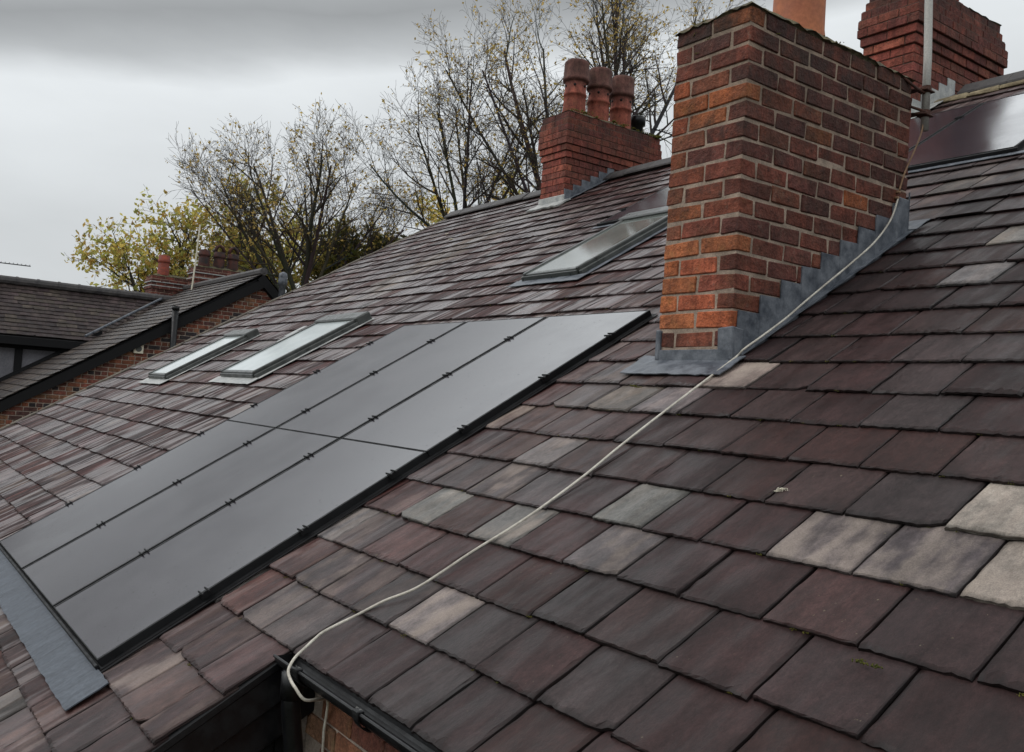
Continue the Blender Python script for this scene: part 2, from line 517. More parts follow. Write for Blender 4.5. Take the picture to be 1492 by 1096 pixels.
def add_slate(mb, x0, x1, w0, near, lift, base=None, length=GA + 0.055, P=RP, style=None):
    c, a = style or slate_style((x0 + x1) / 2, w0)
    sid = U(0, 400)
    W = x1 - x0
    th = U(0.0085, 0.0125)
    rot = U(-0.010, 0.010)
    dw = U(-0.006, 0.006)
    nb = SN + 0.001 + lift
    nt_ = SN - 0.018
    tw = U(-0.002, 0.002)
    bow = U(-0.0015, 0.003)
    chip = (random.choice((0, 1)), U(0.012, 0.045)) if random.random() < 0.16 else None
    if near:
        nx, ny = 20, 9
        us = [0.0, 0.03] + [k_ / (nx - 2) for k_ in range(1, nx - 2)] + [0.97, 1.0]
        vs_ = [0.0, 0.03] + [(k_ / (ny - 1)) for k_ in range(1, ny)]
    else:
        nx, ny = 4, 2
        us = [k_ / nx for k_ in range(nx + 1)]
        vs_ = [0.0, 0.5, 1.0]
    nx, ny = len(us) - 1, len(vs_) - 1
    def walk(n_, amp, keep, lo, hi, spike):
        out, v = [], U(lo, hi)
        for _ in range(n_):
            v = v * keep + U(lo, hi) * (1 - keep)
            out.append(v + (U(0, spike) if random.random() < 0.18 else 0) + U(-amp, amp))
        return out
    flake = U(0.5, 1.5) if random.random() < 0.6 else U(0.1, 0.3)
    jb = walk(nx + 1, 0.0008, 0.5, -0.0022, 0.0022, 0.004)           # tail edge line
    ib = walk(nx + 1, 0.0010, 0.6, 0.002, 0.003 + 0.020 * flake, 0.016 * flake)
    fl = [U(0.3, 1.5) if random.random() < 0.55 else U(0.1, 0.35) for _ in range(2)]
    js = [walk(ny + 1, 0.0005, 0.6, -0.0016, 0.0016, 0.0) for _ in range(2)]
    is_ = [walk(ny + 1, 0.0008, 0.6, 0.0015, 0.002 + 0.018 * fl[q], 0.012 * fl[q]) for q in range(2)]
    V, T, S = [], [], []
    def chipw(u):
        if not chip: return 0
        du = u if chip[0] == 0 else 1 - u
        return chip[1] * (1 - du / 0.2) ** 1.6 * 0.8 if du < 0.2 else 0
    for jj in range(ny + 1):
        for ii in range(nx + 1):
            u, v = us[ii], vs_[jj]
            x = x0 + W * u
            w = w0 + dw + length * v + (u - 0.5) * W * rot
            drop, e = 0.0, 1.0
            if near:
                if jj <= 1:
                    w = w0 + dw + (u - 0.5) * W * rot + jb[ii] + chipw(u) + (ib[ii] if jj == 1 else 0)
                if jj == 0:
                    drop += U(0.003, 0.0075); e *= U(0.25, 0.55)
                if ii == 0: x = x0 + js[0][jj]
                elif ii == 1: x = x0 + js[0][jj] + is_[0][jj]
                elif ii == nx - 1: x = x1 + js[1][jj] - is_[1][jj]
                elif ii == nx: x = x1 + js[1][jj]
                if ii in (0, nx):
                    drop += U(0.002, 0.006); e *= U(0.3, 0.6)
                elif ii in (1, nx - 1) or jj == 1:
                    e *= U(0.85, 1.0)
            else:
                if jj == 0:
                    w += jb[ii] + chipw(u)
                    e = 0.8
            n_ = nb + (nt_ - nb) * v + bow * math.sin(math.pi * u) + tw * (u - 0.5) - drop
            V.append(P(x, w, n_))
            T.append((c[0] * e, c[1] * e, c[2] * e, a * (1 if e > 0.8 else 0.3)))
            S.append((x - x0 + sid, w - w0 + sid * 0.37, sid))
    F = []
    for jj in range(ny):
        for ii in range(nx):
            q = jj * (nx + 1) + ii
            F.append((q, q + 1, q + nx + 2, q + nx + 1))
    o = len(V)
    down = P(0, 0, -th) - P(0, 0, 0)
    for ii in range(nx + 1):
        back = P(0, U(-0.001, 0.002), 0) - P(0, 0, 0)
        V.append(V[ii] + down * U(0.75, 1.1) + back)
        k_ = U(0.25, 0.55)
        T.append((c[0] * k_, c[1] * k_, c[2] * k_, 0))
        S.append((us[ii] * W + sid, sid * 0.37 - 0.02, sid + 3))
    for ii in range(nx):
        F.append((o + ii, o + ii + 1, ii + 1, ii))
    for side in (0, 1):
        o2 = len(V)
        for jj in range(ny + 1):
            V.append(V[jj * (nx + 1) + (nx if side else 0)] + down * 0.9)
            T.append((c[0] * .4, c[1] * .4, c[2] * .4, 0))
            S.append((sid, jj * 0.05 + sid * .37, sid + 5))
        for jj in range(ny):
            a0, a1 = jj * (nx + 1) + (nx if side else 0), (jj + 1) * (nx + 1) + (nx if side else 0)
            f = (a0, o2 + jj, o2 + jj + 1, a1)
            F.append(f if not side else f[::-1])
    mb.add(V, F, 0, T, S)

CH_N = (0.615, 1.095, -0.535, 0.855)       # near stack footprint
CH_L = (-5.93, -5.42, 3.52, 5.14)
CH_R = (-1.22, -0.72, 3.79, 5.30)

def covered(xc, w):
    y = (w + 0.15) * CT
    for (a, b, c, d) in (CH_N, CH_L, CH_R):
        if a - 0.02 < xc < b + 0.02 and c + 0.05 < y < d - 0.1:
            return True
    return False

slates = MB()
k = -10
while True:
    w = WE + k * GA
    if w > WTOP - 0.1:
        break
    xr = XR if w > WE - 0.01 else XSTEP
    if w < WLOW:
        k += 1
        continue
    x = xr - (0.0 if k % 2 else 0.145) - U(0, 0.02)
    xe = xr
    while xe > XL:
        wid = U(0.262, 0.318)
        x0 = xe - (wid if xe < xr else (wid if k % 2 else wid * 0.55))
        if x0 < XL + 0.08:
            x0 = XL
        xc = (x0 + xe) / 2
        near = (w < 1.0 and xc > -1.0) or (w < -2.0 and xc > -4)
        spans = [(x0, xe)]
        for (a_, b_, c_, d_) in (CH_N, CH_L, CH_R):
            if c_ - 0.12 < w * CT and (w + GA) * CT < d_ + 0.22 and w * CT > c_ - 0.05:
                if x0 < b_ and xe > a_:
                    spans = [sp for sp in ((x0, min(xe, a_ - 0.012)), (max(x0, b_ + 0.012), xe)) if sp[1] - sp[0] > 0.03]
        for (sa, sb) in spans:
            tl = U(-0.0025, 0.0035)
            add_slate(slates, sa + 0.0028 + U(0, 0.0028), sb - 0.0028 - U(0, 0.0028), w, near, tl)
        xe = x0
    k += 1
# felt / deck below the slates
slates.add([RP(XL + 0.03, WLOW, -0.075), RP(XSTEP - 0.02, WLOW, -0.075), RP(XSTEP - 0.02, WTOP, -0.075), RP(XL + 0.03, WTOP, -0.075)], [(0, 1, 2, 3)], 1)
slates.add([RP(XSTEP - 0.02, WE + 0.03, -0.075), RP(XR, WE + 0.03, -0.075), RP(XR, WTOP, -0.075), RP(XSTEP - 0.02, WTOP, -0.075)], [(0, 1, 2, 3)], 1)
# far slope
yt, zt = WTOP * CT, WTOP * ST
slates.add([Vector((XL, yt, zt - 0.06)), Vector((XR, yt, zt - 0.06)), Vector((XR, yt + 6 * CT, zt - 6 * ST)), Vector((XL, yt + 6 * CT, zt - 6 * ST))], [(0, 1, 2, 3)], 1)
roof = slates.build('roof', ['slate', 'deck'], house)

# verge mortar strip along the far gable, ridge tiles
vm = MB()
w = WLOW
while w < WTOP:
    l = U(0.3, 0.5)
    vm.rbox(XL - 0.035, XL + 0.06, w, min(w + l - 0.004, WTOP), -0.075, -0.028 + U(-.004, .006), 0, bev=0.01, jit=0.006)
    w += l
vm.build('verge_mortar', ['ridge_grey'], roof)
x = XL
def ridge_tile(mb, x0, x1, yc, zc, s=0.16, P=None):
    vs = []
    for xx in (x0, x1):
        for (dy, dz) in ((-s * CT - 0.01, -s * ST), (-0.02, 0.028), (0.0, 0.036), (0.02, 0.028), (s * CT + .01, -s * ST)):
            vs.append(Vector((xx, yc + dy, zc + dz)))
        for (dy, dz) in ((s * CT + .01, -s * ST - 0.02), (-s * CT - 0.01, -s * ST - 0.02)):
            vs.append(Vector((xx, yc + dy, zc + dz)))
    fs = [(i, i + 1, 7 + i + 1, 7 + i)[::-1] for i in range(6)] + [(6, 0, 7, 13)[::-1], tuple(range(7)), tuple(range(13, 6, -1))]
    mb.add(vs, fs, 0)
while x < XR:
    yc, zc = WTOP * CT + U(-.006, .006), WTOP * ST + 0.0 + U(-0.006, 0.006)
    if not any(a - 0.15 < x + 0.2 < b + 0.15 for (a, b) in ((-5.93, -5.42), (-1.22, -0.72))):
        rg = MB()
        ridge_tile(rg, x, x + 0.445, yc, zc)
        rg.build('ridge_tile', ['ridge'], roof)
    x += 0.45
for (a, b) in ((-0.70, XR),):
    x = a
    rm = MB()
    while x < b:
        l = min(U(0.2, 0.5), b - x)
        if True:
            rm.rbox(x, x + l, WTOP - 0.235 + U(-.015, .015), WTOP - 0.15, -0.05, -0.012, 0, bev=0.012, jit=0.006)
        x += l
    rm.build('ridge_mortar', ['stone_mortar'], roof)

# ------------------------------------------------------------------ bricks
def stack(mb, x0, x1, y0, y1, z0, n, ch, bl, tintf, joint=0.012, prot=0.004, outs=None, bev=0.006, jit=0.003, core=1, bd=0.105, rec=0.006):
    """a brick stack: n courses of height ch from z0; outs(k) = outset of course k"""
    for k in range(n):
        o = outs(k) if outs else 0.0
        a0, a1, b0, b1 = x0 - o, x1 + o, y0 - o, y1 + o
        za = z0 + k * ch
        zb = za + ch - joint
        mb.box(a0 + rec, a1 - rec, b0 + rec, b1 - rec, za - joint * 0.0 if k else za, za + ch, core, tintf(None, k, 0, 'm'))
        def run(lo, hi, startfull, put):
            L = hi - lo
            cnt = max(1, round(L / bl))
            seg = [L / cnt * U(0.955, 1.045) for _ in range(cnt)]
            seg = [q * L / sum(seg) for q in seg]
            p = lo
            for s in seg:
                put(p + joint / 2 * (p > lo + 1e-4), p + s - joint / 2 * (p + s < hi - 1e-4))
                p += s
        def face(axis, lo, hi, pos, sgn, full, fname):
            def put(p, q):
                pr = U(-prot * 0.4, prot)
                jz = U(-0.6, 0.6) * jit
                t = tintf((p + q) / 2, k, (za + zb) / 2, fname)
                if axis == 'x':
                    ya, yb = (pos - pr * 1, pos + bd) if sgn < 0 else (pos - bd, pos + pr)
                    mb.box(p, q, ya, yb, za + jz, zb + jz, 0, t, bev, jit)
                else:
                    xa, xb = (pos - pr, pos + bd) if sgn < 0 else (pos - bd, pos + pr)
                    mb.box(xa, xb, p, q, za + jz, zb + jz, 0, t, bev, jit)
            run(lo, hi, full, put)
        e = k % 2 == 0
        # x-faces own the corners on even courses, y-faces on odd ones
        ins = 0 if e else bd + joint
        face('x', a0 + ins, a1 - ins, b0, -1, e, 'front')
        face('x', a0 + ins, a1 - ins, b1, 1, e, 'back')
        ins = bd + joint if e else 0
        face('y', b0 + ins, b1 - ins, a1, 1, not e, 'right')
        face('y', b0 + ins, b1 - ins, a0, -1, not e, 'left')

OR = [(0.46, 0.135, 0.048), (0.38, 0.10, 0.040), (0.33, 0.085, 0.040), (0.40, 0.128, 0.050), (0.25, 0.072, 0.040), (0.26, 0.085, 0.045)]
BR = [(0.24, 0.066, 0.040), (0.21, 0.062, 0.040), (0.23, 0.064, 0.040), (0.18, 0.056, 0.042), (0.25, 0.076, 0.042), (0.19, 0.062, 0.046)]

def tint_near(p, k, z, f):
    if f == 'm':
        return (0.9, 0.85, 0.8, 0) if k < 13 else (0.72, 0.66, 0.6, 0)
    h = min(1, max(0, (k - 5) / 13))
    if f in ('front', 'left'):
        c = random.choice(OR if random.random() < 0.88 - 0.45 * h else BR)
        soot_shade = 0.42 + 0.3 * h + (0.3 if random.random() < 0.2 else 0)
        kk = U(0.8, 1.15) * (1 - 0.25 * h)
        if k >= 18: soot_shade, kk = 0.85, 0.5
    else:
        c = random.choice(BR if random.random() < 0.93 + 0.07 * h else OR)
        soot_shade = 0.5 + 0.32 * h
        kk = U(0.58, 0.9) * (1 - 0.22 * h)  # right face darker: part staining, part shade put into the tint
        if k >= 17: soot_shade, kk = 0.85, 0.5
    return (c[0] * kk, c[1] * kk, c[2] * kk, min(soot_shade, 0.95))

CHC = 0.0918
near = thing  # placeholder to keep names readable
nb_ = MB()
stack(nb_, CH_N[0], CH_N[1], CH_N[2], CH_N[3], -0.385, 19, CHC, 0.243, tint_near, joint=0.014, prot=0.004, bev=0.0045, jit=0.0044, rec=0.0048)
# rebuild the top course unevenly: worn arrises come from the flaunching laid over it
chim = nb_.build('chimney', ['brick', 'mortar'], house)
chim['label'] = 'large brick chimney stack nearest the camera, orange brick front face and right face tinted darker for soot and shade'

fl = MB()
def flaunch(mb, x0, x1, y0, y1, z, h, nx=10, ny=16, inset=0.13, low=None, mi=0, seed=0, over=0.008):
    rnd = random.Random(seed)
    vs, fs = [], []
    for j in range(ny + 1):
        for i in range(nx + 1):
            u, v = i / nx, j / ny
            x = x0 - over + (x1 - x0 + 2 * over) * u
            y = y0 - over + (y1 - y0 + 2 * over) * v
            d = min(x - x0 + over, x1 + over - x, y - y0 + over, y1 + over - y)
            t = min(1, d / inset)
            zz = z + h * (1 - (1 - t) ** 2) + rnd.uniform(-0.011, 0.011)
            if low:
                zz += low(x, y)
            vs.append(Vector((x + rnd.uniform(-.005, .005), y + rnd.uniform(-.005, .005), zz)))
    for j in range(ny):
        for i in range(nx):
            q = j * (nx + 1) + i
            fs.append((q, q + 1, q + nx + 2, q + nx + 1))
    ring = [i for i in range(nx + 1)] + [j * (nx + 1) + nx for j in range(1, ny + 1)] + [ny * (nx + 1) + i for i in range(nx - 1, -1, -1)] + [j * (nx + 1) for j in range(ny - 1, 0, -1)]
    o = len(vs)
    for r in ring:
        p = vs[r]
        vs.append(Vector((min(max(p.x, x0 + .002), x1 - .002), min(max(p.y, y0 + .002), y1 - .002), z - 0.012 + rnd.uniform(-.006, .006))))
    for a in range(len(ring)):
        b = (a + 1) % len(ring)
        fs.append((ring[a], o + a, o + b, ring[b])[::-1])
    mb.add(vs, fs, mi)
ZTN = -0.385 + 19 * CHC
def lowf(x, y):
    c = max(0, 1 - ((x - 0.615) ** 2 + (y + 0.535) ** 2) ** 0.5 / 0.3)
    e = max(0, (y - 0.35) / 0.5)
    return -0.012 * c - 0.012 * e
flaunch(fl, *CH_N, ZTN - 0.008, 0.062, 16, 40, 0.17, lowf, seed=3, over=0.012)
fl.build('mortar_cap', ['render_cap'], chim, smooth=True)
ms = MB()
def moss_clump(mb, c, r, n=14, flat=0.45, rnd=random):
    for _ in range(n * 2):
        p = Vector(c) + Vector((rnd.gauss(0, r * .55), rnd.gauss(0, r * .55), abs(rnd.gauss(0, r * flat * .35))))
        s = r * rnd.uniform(0.12, 0.26)
        q = [p + Vector((s * a * rnd.uniform(.7, 1.3), s * b * rnd.uniform(.7, 1.3), s * c_ * rnd.uniform(.7, 1.3))) for (a, b, c_) in ((1, 0, 0), (0, 1, 0), (-1, 0, 0), (0, -1, 0), (0, 0, 1), (0, 0, -1))]
        mb.add(q, [(0, 1, 4), (1, 2, 4), (2, 3, 4), (3, 0, 4), (1, 0, 5), (2, 1, 5), (3, 2, 5), (0, 3, 5)], 0)
for (x, y, r) in ((0.78, -0.53, .03), (0.72, -0.545, .02), (1.05, -0.47, .028), (1.09, -0.42, .022), (1.10, 0.05, .024), (1.10, 0.15, .03), (1.09, 0.22, .025), (1.1, 0.35, .02), (0.9, -0.50, .02), (1.07, -0.2, .02)):
    moss_clump(ms, (x - (0.02 if x > 1.05 else 0), y + (0.015 if y < -0.5 else 0), ZTN + 0.006), r * 0.7, 10, 0.3)
for (x, z, r) in ((0.735, 1.30, .018), (0.83, 1.255, .014), (0.76, 1.20, .016)):
    moss_clump(ms, (x, -0.536, z), r, 6, 0.8)
moss_clump(ms, (1.097, -0.33, 1.26), .018, 6, 0.9)
ms.build('moss', ['moss'], chim, smooth=True)['kind'] = 'stuff'

pot = MB()
pr = [(0.150, 0), (0.146, 0.05), (0.139, 0.10), (0.137, 0.30), (0.137, 0.52), (0.150, 0.53), (0.152, 0.58), (0.138, 0.59), (0.112, 0.59), (0.108, 0.4)]
pot.lathe((0.85, 0.13, ZTN + 0.03), pr, 40)
pot.build('chimney_pot', ['terracotta'], chim, smooth=True)['label'] = 'plain orange clay chimney pot on the near stack'

# lead flashings round the near stack
lf = MB()
def lead_step(mb, xf, sgn, y0, y1, z0c, ch, yroof, th=0.006, mi=0, up=0.10):
    """stepped side flashing: one piece per course on the face x = xf"""
    k = 0
    steps = int((y1 - y0) / (ch / math.tan(TH))) + 2
    run = ch / math.tan(TH)
    for i in range(steps):
        ya = y0 + i * run
        yb = min(ya + run + 0.012, y1)
        if ya >= y1: break
        zt = z0c + (i + 1) * ch
        zb0, zb1 = ya * math.tan(TH) - 0.085, yb * math.tan(TH) - 0.085
        o = th + 0.0015 * (i % 2)
        x_in, x_out = xf, xf + sgn * o
        vs = [Vector((xq, y, z)) for xq in (x_in, x_out) for (y, z) in ((ya, zb0), (yb, zb1), (yb, zt + U(-.004, .004)), (ya, zt + U(-.004, .004)))]
        fs = [(4, 5, 6, 7), (3, 7, 6, 2), (0, 4, 7, 3), (1, 2, 6, 5), (0, 1, 5, 4)]
        if sgn < 0:
            fs = [f[::-1] for f in fs]
        mb.add(vs, fs, mi)
R1 = CHC / math.tan(TH)
zst = -0.385 + 4 * CHC
# top of the first step sits one course above the roof line at the front corner
lead_step(lf, CH_N[1] + 0.004, 1, CH_N[2] + 0.03, CH_N[3] + 0.02, -0.385 + 2 * CHC - 0.004, CHC, None)
lead_step(lf, CH_N[0] - 0.004, -1, CH_N[2] + 0.03, CH_N[3] + 0.02, -0.385 + 2 * CHC - 0.004, CHC, None)
# corner upstands, front apron, side gutters on the slope, back gutter
lf.box(CH_N[1] - 0.075, CH_N[1] + 0.014, CH_N[2] - 0.014, CH_N[2] + 0.07, -0.36, -0.20, 0, bev=0.006, jit=0.004)
lf.box(CH_N[0] - 0.016, CH_N[0] + 0.02, CH_N[2] - 0.014, CH_N[2] + 0.07, -0.36, -0.385 + 2 * CHC + 0.0, 0, bev=0.006, jit=0.003)
lf.box(CH_N[0], CH_N[1], CH_N[2] - 0.010, CH_N[2] + 0.01, -0.385, -0.385 + CHC - 0.012, 0, bev=0.003)
def sheet(mb, x0, x1, w0, w1, n, nx, ny, amp=0.002, th=0.004, mi=0, skew=0.0, seed=1, ripple=0.0):
    rnd = random.Random(seed)
    vs, fs = [], []
    for j in range(ny + 1):
        for i in range(nx + 1):
            u, v = i / nx, j / ny
            rp = ripple * math.sin(u * nx * 1.7 + rnd.uniform(-1, 1))
            e = rnd.uniform(-amp, amp)
            ed = 0.003 if (i in (0, nx) or j in (0, ny)) else 0
            vs.append(RP(x0 + (x1 - x0) * u + skew * v + rnd.uniform(-ed, ed), w0 + (w1 - w0) * v + rnd.uniform(-ed, ed), n + e + rp))
    for j in range(ny):
        for i in range(nx):
            q = j * (nx + 1) + i
            fs.append((q, q + 1, q + nx + 2, q + nx + 1))
    o = len(vs)
    for i in range(nx + 1):
        vs.append(vs[i] + (RP(0, 0, -th) - RP(0, 0, 0)))
    for i in range(nx):
        fs.append((o + i, o + i + 1, i + 1, i))
    for side in (0, nx):
        o = len(vs)
        for j in range(ny + 1):
            vs.append(vs[j * (nx + 1) + side] + (RP(0, 0, -th) - RP(0, 0, 0)))
        for j in range(ny):
            f = (j * (nx + 1) + side, o + j, o + j + 1, (j + 1) * (nx + 1) + side)
            fs.append(f if side == 0 else f[::-1])
    mb.add(vs, fs, mi)
sheet(lf, 0.485, 1.16, -0.80, -0.60, -0.026, 18, 5, 0.0022, 0.005, seed=5)
sheet(lf, CH_N[1], CH_N[1] + 0.045, -0.60, 1.04, -0.024, 2, 24, 0.002, 0.004, seed=6)
sheet(lf, CH_N[0] - 0.045, CH_N[0], -0.60, 1.04, -0.024, 2, 24, 0.002, 0.004, seed=7)
sheet(lf, CH_N[0] - 0.06, CH_N[1] + 0.06, 1.0, 1.16, -0.02, 12, 3, 0.002, 0.004, seed=8)
lf.box(CH_N[1] - 0.02, CH_N[1] + 0.016, CH_N[3] - 0.10, CH_N[3] + 0.014, 0.42, 0.665, 0, bev=0.005, jit=0.003)
lf.build('lead_flashing', ['lead'], chim)

# ---- far left stack
RD = [(0.27, 0.068, 0.044), (0.24, 0.058, 0.040), (0.30, 0.084, 0.052), (0.20, 0.052, 0.040), (0.25, 0.074, 0.050)]
def tint_red(p, k, z, f):
    if f == 'm':
        return (0.9, 0.8, 0.75, 0)
    c = random.choice(RD)
    q = U(0.8, 1.15)
    s = 0.25 if f in ('front',) else 0.5
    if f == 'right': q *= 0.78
    return (c[0] * q, c[1] * q, c[2] * q, s)
def tint_red_top(p, k, z, f):
    t = tint_red(p, k, z, f)
    if f != 'm' and k > 9:
        t = (t[0] * .88, t[1] * .88, t[2] * .88, 0.42 + 0.07 * (k - 9))
    return t
c2 = MB()
C2 = 0.0865
def outs_l(k):
    if k < 8: return 0.0
    return (0.018, 0.036, 0.054, 0.054, 0.052, 0.040, 0.028)[min(k - 8, 6)]
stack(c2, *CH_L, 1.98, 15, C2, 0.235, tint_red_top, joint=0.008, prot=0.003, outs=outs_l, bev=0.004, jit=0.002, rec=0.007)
chL = c2.build('chimney', ['brick', 'mortar_dark'], house)
chL['label'] = 'red brick chimney with corbelled courses and three clay pots, on the ridge further along'
ZTL = 1.98 + 15 * C2
f2 = MB()
flaunch(f2, CH_L[0] - .02, CH_L[1] + .02, CH_L[2] - .02, CH_L[3] + .02, ZTL - 0.003, 0.06, 6, 14, 0.16, seed=4)
f2.build('mortar_cap', ['render_cap'], chL, smooth=True)
prof = [(0.165, 0), (0.158, 0.07), (0.150, 0.2), (0.148, 0.27), (0.158, 0.275), (0.158, 0.305), (0.147, 0.31), (0.144, 0.45), (0.146, 0.47), (0.178, 0.475), (0.181, 0.51), (0.172, 0.52), (0.170, 0.70), (0.166, 0.735), (0.145, 0.757), (0.09, 0.765), (0.085, 0.70)]
for i, y in enumerate((3.81, 4.23, 4.65)):
    p_ = MB()
    p_.lathe((-5.685, y, ZTL + 0.045), prof, 28, tint=[(*((0.115, 0.048, 0.038) if z_ > 0.465 else (0.15, 0.05, 0.037) if z_ > 0.40 else (0.25, 0.066, 0.042)), 0.35) for (_, z_) in prof for _k in range(28)])
    for a in range(6):
        g_ = a * math.pi / 3 + 0.3
        d = Vector((math.cos(g_), math.sin(g_), 0))
        p_.tube([Vector((-5.685, y, ZTL + 0.045 + 0.40)) + d * 0.13, Vector((-5.685, y, ZTL + 0.045 + 0.40)) + d * 0.152], 0.018, 8, 1)
    o = p_.build('chimney_pot', ['brick_clay', 'black_matt'], chL, smooth=False)
    for pl in o.data.polygons: pl.use_smooth = True
    o['label'] = ('red clay pot nearest the eave, on the three-pot stack', 'sooty middle red clay pot of three', 'red clay pot nearest the flue terminal')[i]
ft = MB()
ft.lathe((-5.685, 4.98, ZTL + 0.11), [(0.085, -0.1), (0.085, 0.09), (0.115, 0.095), (0.118, 0.2), (0.105, 0.215), (0.02, 0.22)], 20)
ft.build('flue_terminal', ['black'], chL, smooth=True)
m2 = MB()
for i in range(26):
    moss_clump(m2, (CH_L[1] - U(-0.045, 0.03), U(3.55, 5.15), ZTL + 0.02), U(0.03, 0.06), 6, 0.5)
moss_clump(m2, (CH_L[1] + 0.02, 5.08, ZTL - 0.01), 0.09, 16, 0.8)
m2.build('moss', ['moss'], chL, smooth=True)['kind'] = 'stuff'
l2 = MB()
lead_step(l2, CH_L[1] + 0.003, 1, CH_L[2], 4.36, 2.06 + 0.10, C2 * 1.0, None)
sheet(l2, CH_L[1], CH_L[1] + 0.11, 4.08, 4.98, -0.022, 2, 12, 0.003, 0.004, seed=9)
l2.build('lead_flashing', ['lead'], chL)
l3 = MB()
sheet(l3, CH_L[0] - 0.05, CH_L[1] + 0.12, 3.88, 4.12, -0.015, 10, 3, 0.006, 0.02, seed=10)
l3.box(CH_L[0] - 0.012, CH_L[1] + 0.012, CH_L[2] - 0.02, CH_L[2] + 0.01, 2.0, 2.17, 0, bev=0.008, jit=0.006)
l3.build('mortar_apron', ['lead_pale'], chL)

# ---- right stack beyond the near chimney
c3 = MB()
def outs_r(k):
    if k < 9: return 0.0
    return (0.02, 0.042, 0.065, 0.062, 0.045, 0.02, 0.0)[min(k - 9, 6)]
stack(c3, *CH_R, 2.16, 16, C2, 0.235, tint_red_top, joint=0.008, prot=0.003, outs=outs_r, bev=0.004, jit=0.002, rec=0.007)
ZTR = 2.16 + 16 * C2
# narrower shaft with a curved shoulder
def outs_s(k):
    return max(0.0, 0.10 - 0.035 * k)
stack(c3, CH_R[0] + .04, CH_R[1] - .04, 3.88, 4.42, ZTR, 9, C2, 0.235, tint_red, joint=0.008, prot=0.003, outs=lambda k: 0.0, bev=0.004, jit=0.002, rec=0.004)
for i in range(7):
    t = i / 7
    c3.box(CH_R[0] + .05, CH_R[1] - .05, 4.40, 4.42 + 0.26 * (1 - t) ** 2.2, ZTR + i * 0.05, ZTR + (i + 1) * 0.05 - 0.001, 0, (0.26, 0.06, 0.042, 0.5), 0.006, 0.003)
chR = c3.build('chimney', ['brick', 'mortar_dark'], house)
chR['label'] = 'red brick corbelled chimney on the ridge behind the aerial pole, its top cut off'
f3 = MB()
flaunch(f3, CH_R[0] - .0, CH_R[1] + .0, 4.70, CH_R[3], ZTR - 0.003, 0.03, 6, 8, 0.16, seed=14)
f3.build('mortar_cap', ['render_cap'], chR, smooth=True)
l4 = MB()
lead_step(l4, CH_R[1] + 0.003, 1, CH_R[2], 4.5, 2.20 + 0.13, C2, None)
sheet(l4, CH_R[1], CH_R[1] + 0.12, 4.30, 4.95, -0.02, 2, 10, 0.003, 0.004, seed=11)
sheet(l4, CH_R[0] - 0.05, CH_R[1] + 0.12, 4.22, 4.42, -0.02, 10, 3, 0.004, 0.004, seed=12)
l4.build('lead_flashing', ['lead_pale'], chR)

# ------------------------------------------------------------------ roof windows
def roof_window(x0, x1, w0, w1, label, sky_tint):
    fr = MB()
    f = 0.042
    h = 0.036
    fr.rbox(x0, x0 + f, w0, w1, -0.05, h, 0, bev=0.008)
    fr.rbox(x1 - f, x1, w0, w1, -0.05, h, 0, bev=0.008)
    fr.rbox(x0 + f, x1 - f, w0, w0 + f * 1.1, -0.05, h - 0.012, 0, bev=0.006)
    # outer cladding rails a little lower
    fr.rbox(x0 - 0.03, x0 - 0.001, w0 - 0.01, w1 - 0.02, -0.05, 0.006, 0, bev=0.006)
    fr.rbox(x1 + 0.001, x1 + 0.03, w0 - 0.01, w1 - 0.02, -0.05, 0.006, 0, bev=0.006)
    fr.rbox(x0 + 0.02, x1 - 0.02, w0 - 0.02, w0 - 0.001, -0.05, 0.012, 0, bev=0.004)
    o = fr.build('skylight', ['window_grey'], house)
    o['label'] = label
    hd = MB()
    hd.rbox(x0 - 0.035, x1 + 0.035, w1 - 0.12, w1 + 0.05, -0.05, h + 0.016, 0, bev=0.012)
    hd.build('top_hood', ['window_grey'], o)
    gl = MB()
    gl.rbox(x0 + f - 0.004, x1 - f + 0.004, w0 + f, w1 - 0.10, 0.004, h - 0.012, 0)
    gl.build('pane', ['window' if sky_tint else 'window_dark'], o)
    ap = MB()
    sheet(ap, x0 - 0.10, x1 + 0.10, w0 - 0.13, w0 - 0.01, -0.026, 14, 3, 0.002, 0.004, seed=int(-x0 * 10) + 50)
    sheet(ap, x0 - 0.09, x0 - 0.03, w0 - 0.02, w1 + 0.05, -0.03, 2, 10, 0.001, 0.004, seed=3)
    sheet(ap, x1 + 0.03, x1 + 0.09, w0 - 0.02, w1 + 0.05, -0.03, 2, 10, 0.001, 0.004, seed=3)
    ap.build('flashing', ['lead_pale' if sky_tint else 'lead'], o)
roof_window(-7.50, -6.76, -1.13, 0.02, 'closed roof window nearest the far verge, white sky in its glass', 1)
roof_window(-5.18, -4.24, -1.01, 0.25, 'closed roof window right of the farthest one, above the solar panels', 1)
roof_window(-2.44, -1.68, 0.93, 2.33, 'closed roof window beside the near chimney, below the upper solar panels', 0)

tg = MB()
for (x, w) in ((-4.62 - .9, 0.02), (-4.75 - .95, -0.06), (-5.60, -0.20)):
    sheet(tg, x, x + 0.10, w, w + 0.26, -0.022, 2, 4, 0.001, 0.003, seed=2)
tg.build('lead_patch', ['lead_pale'], house)

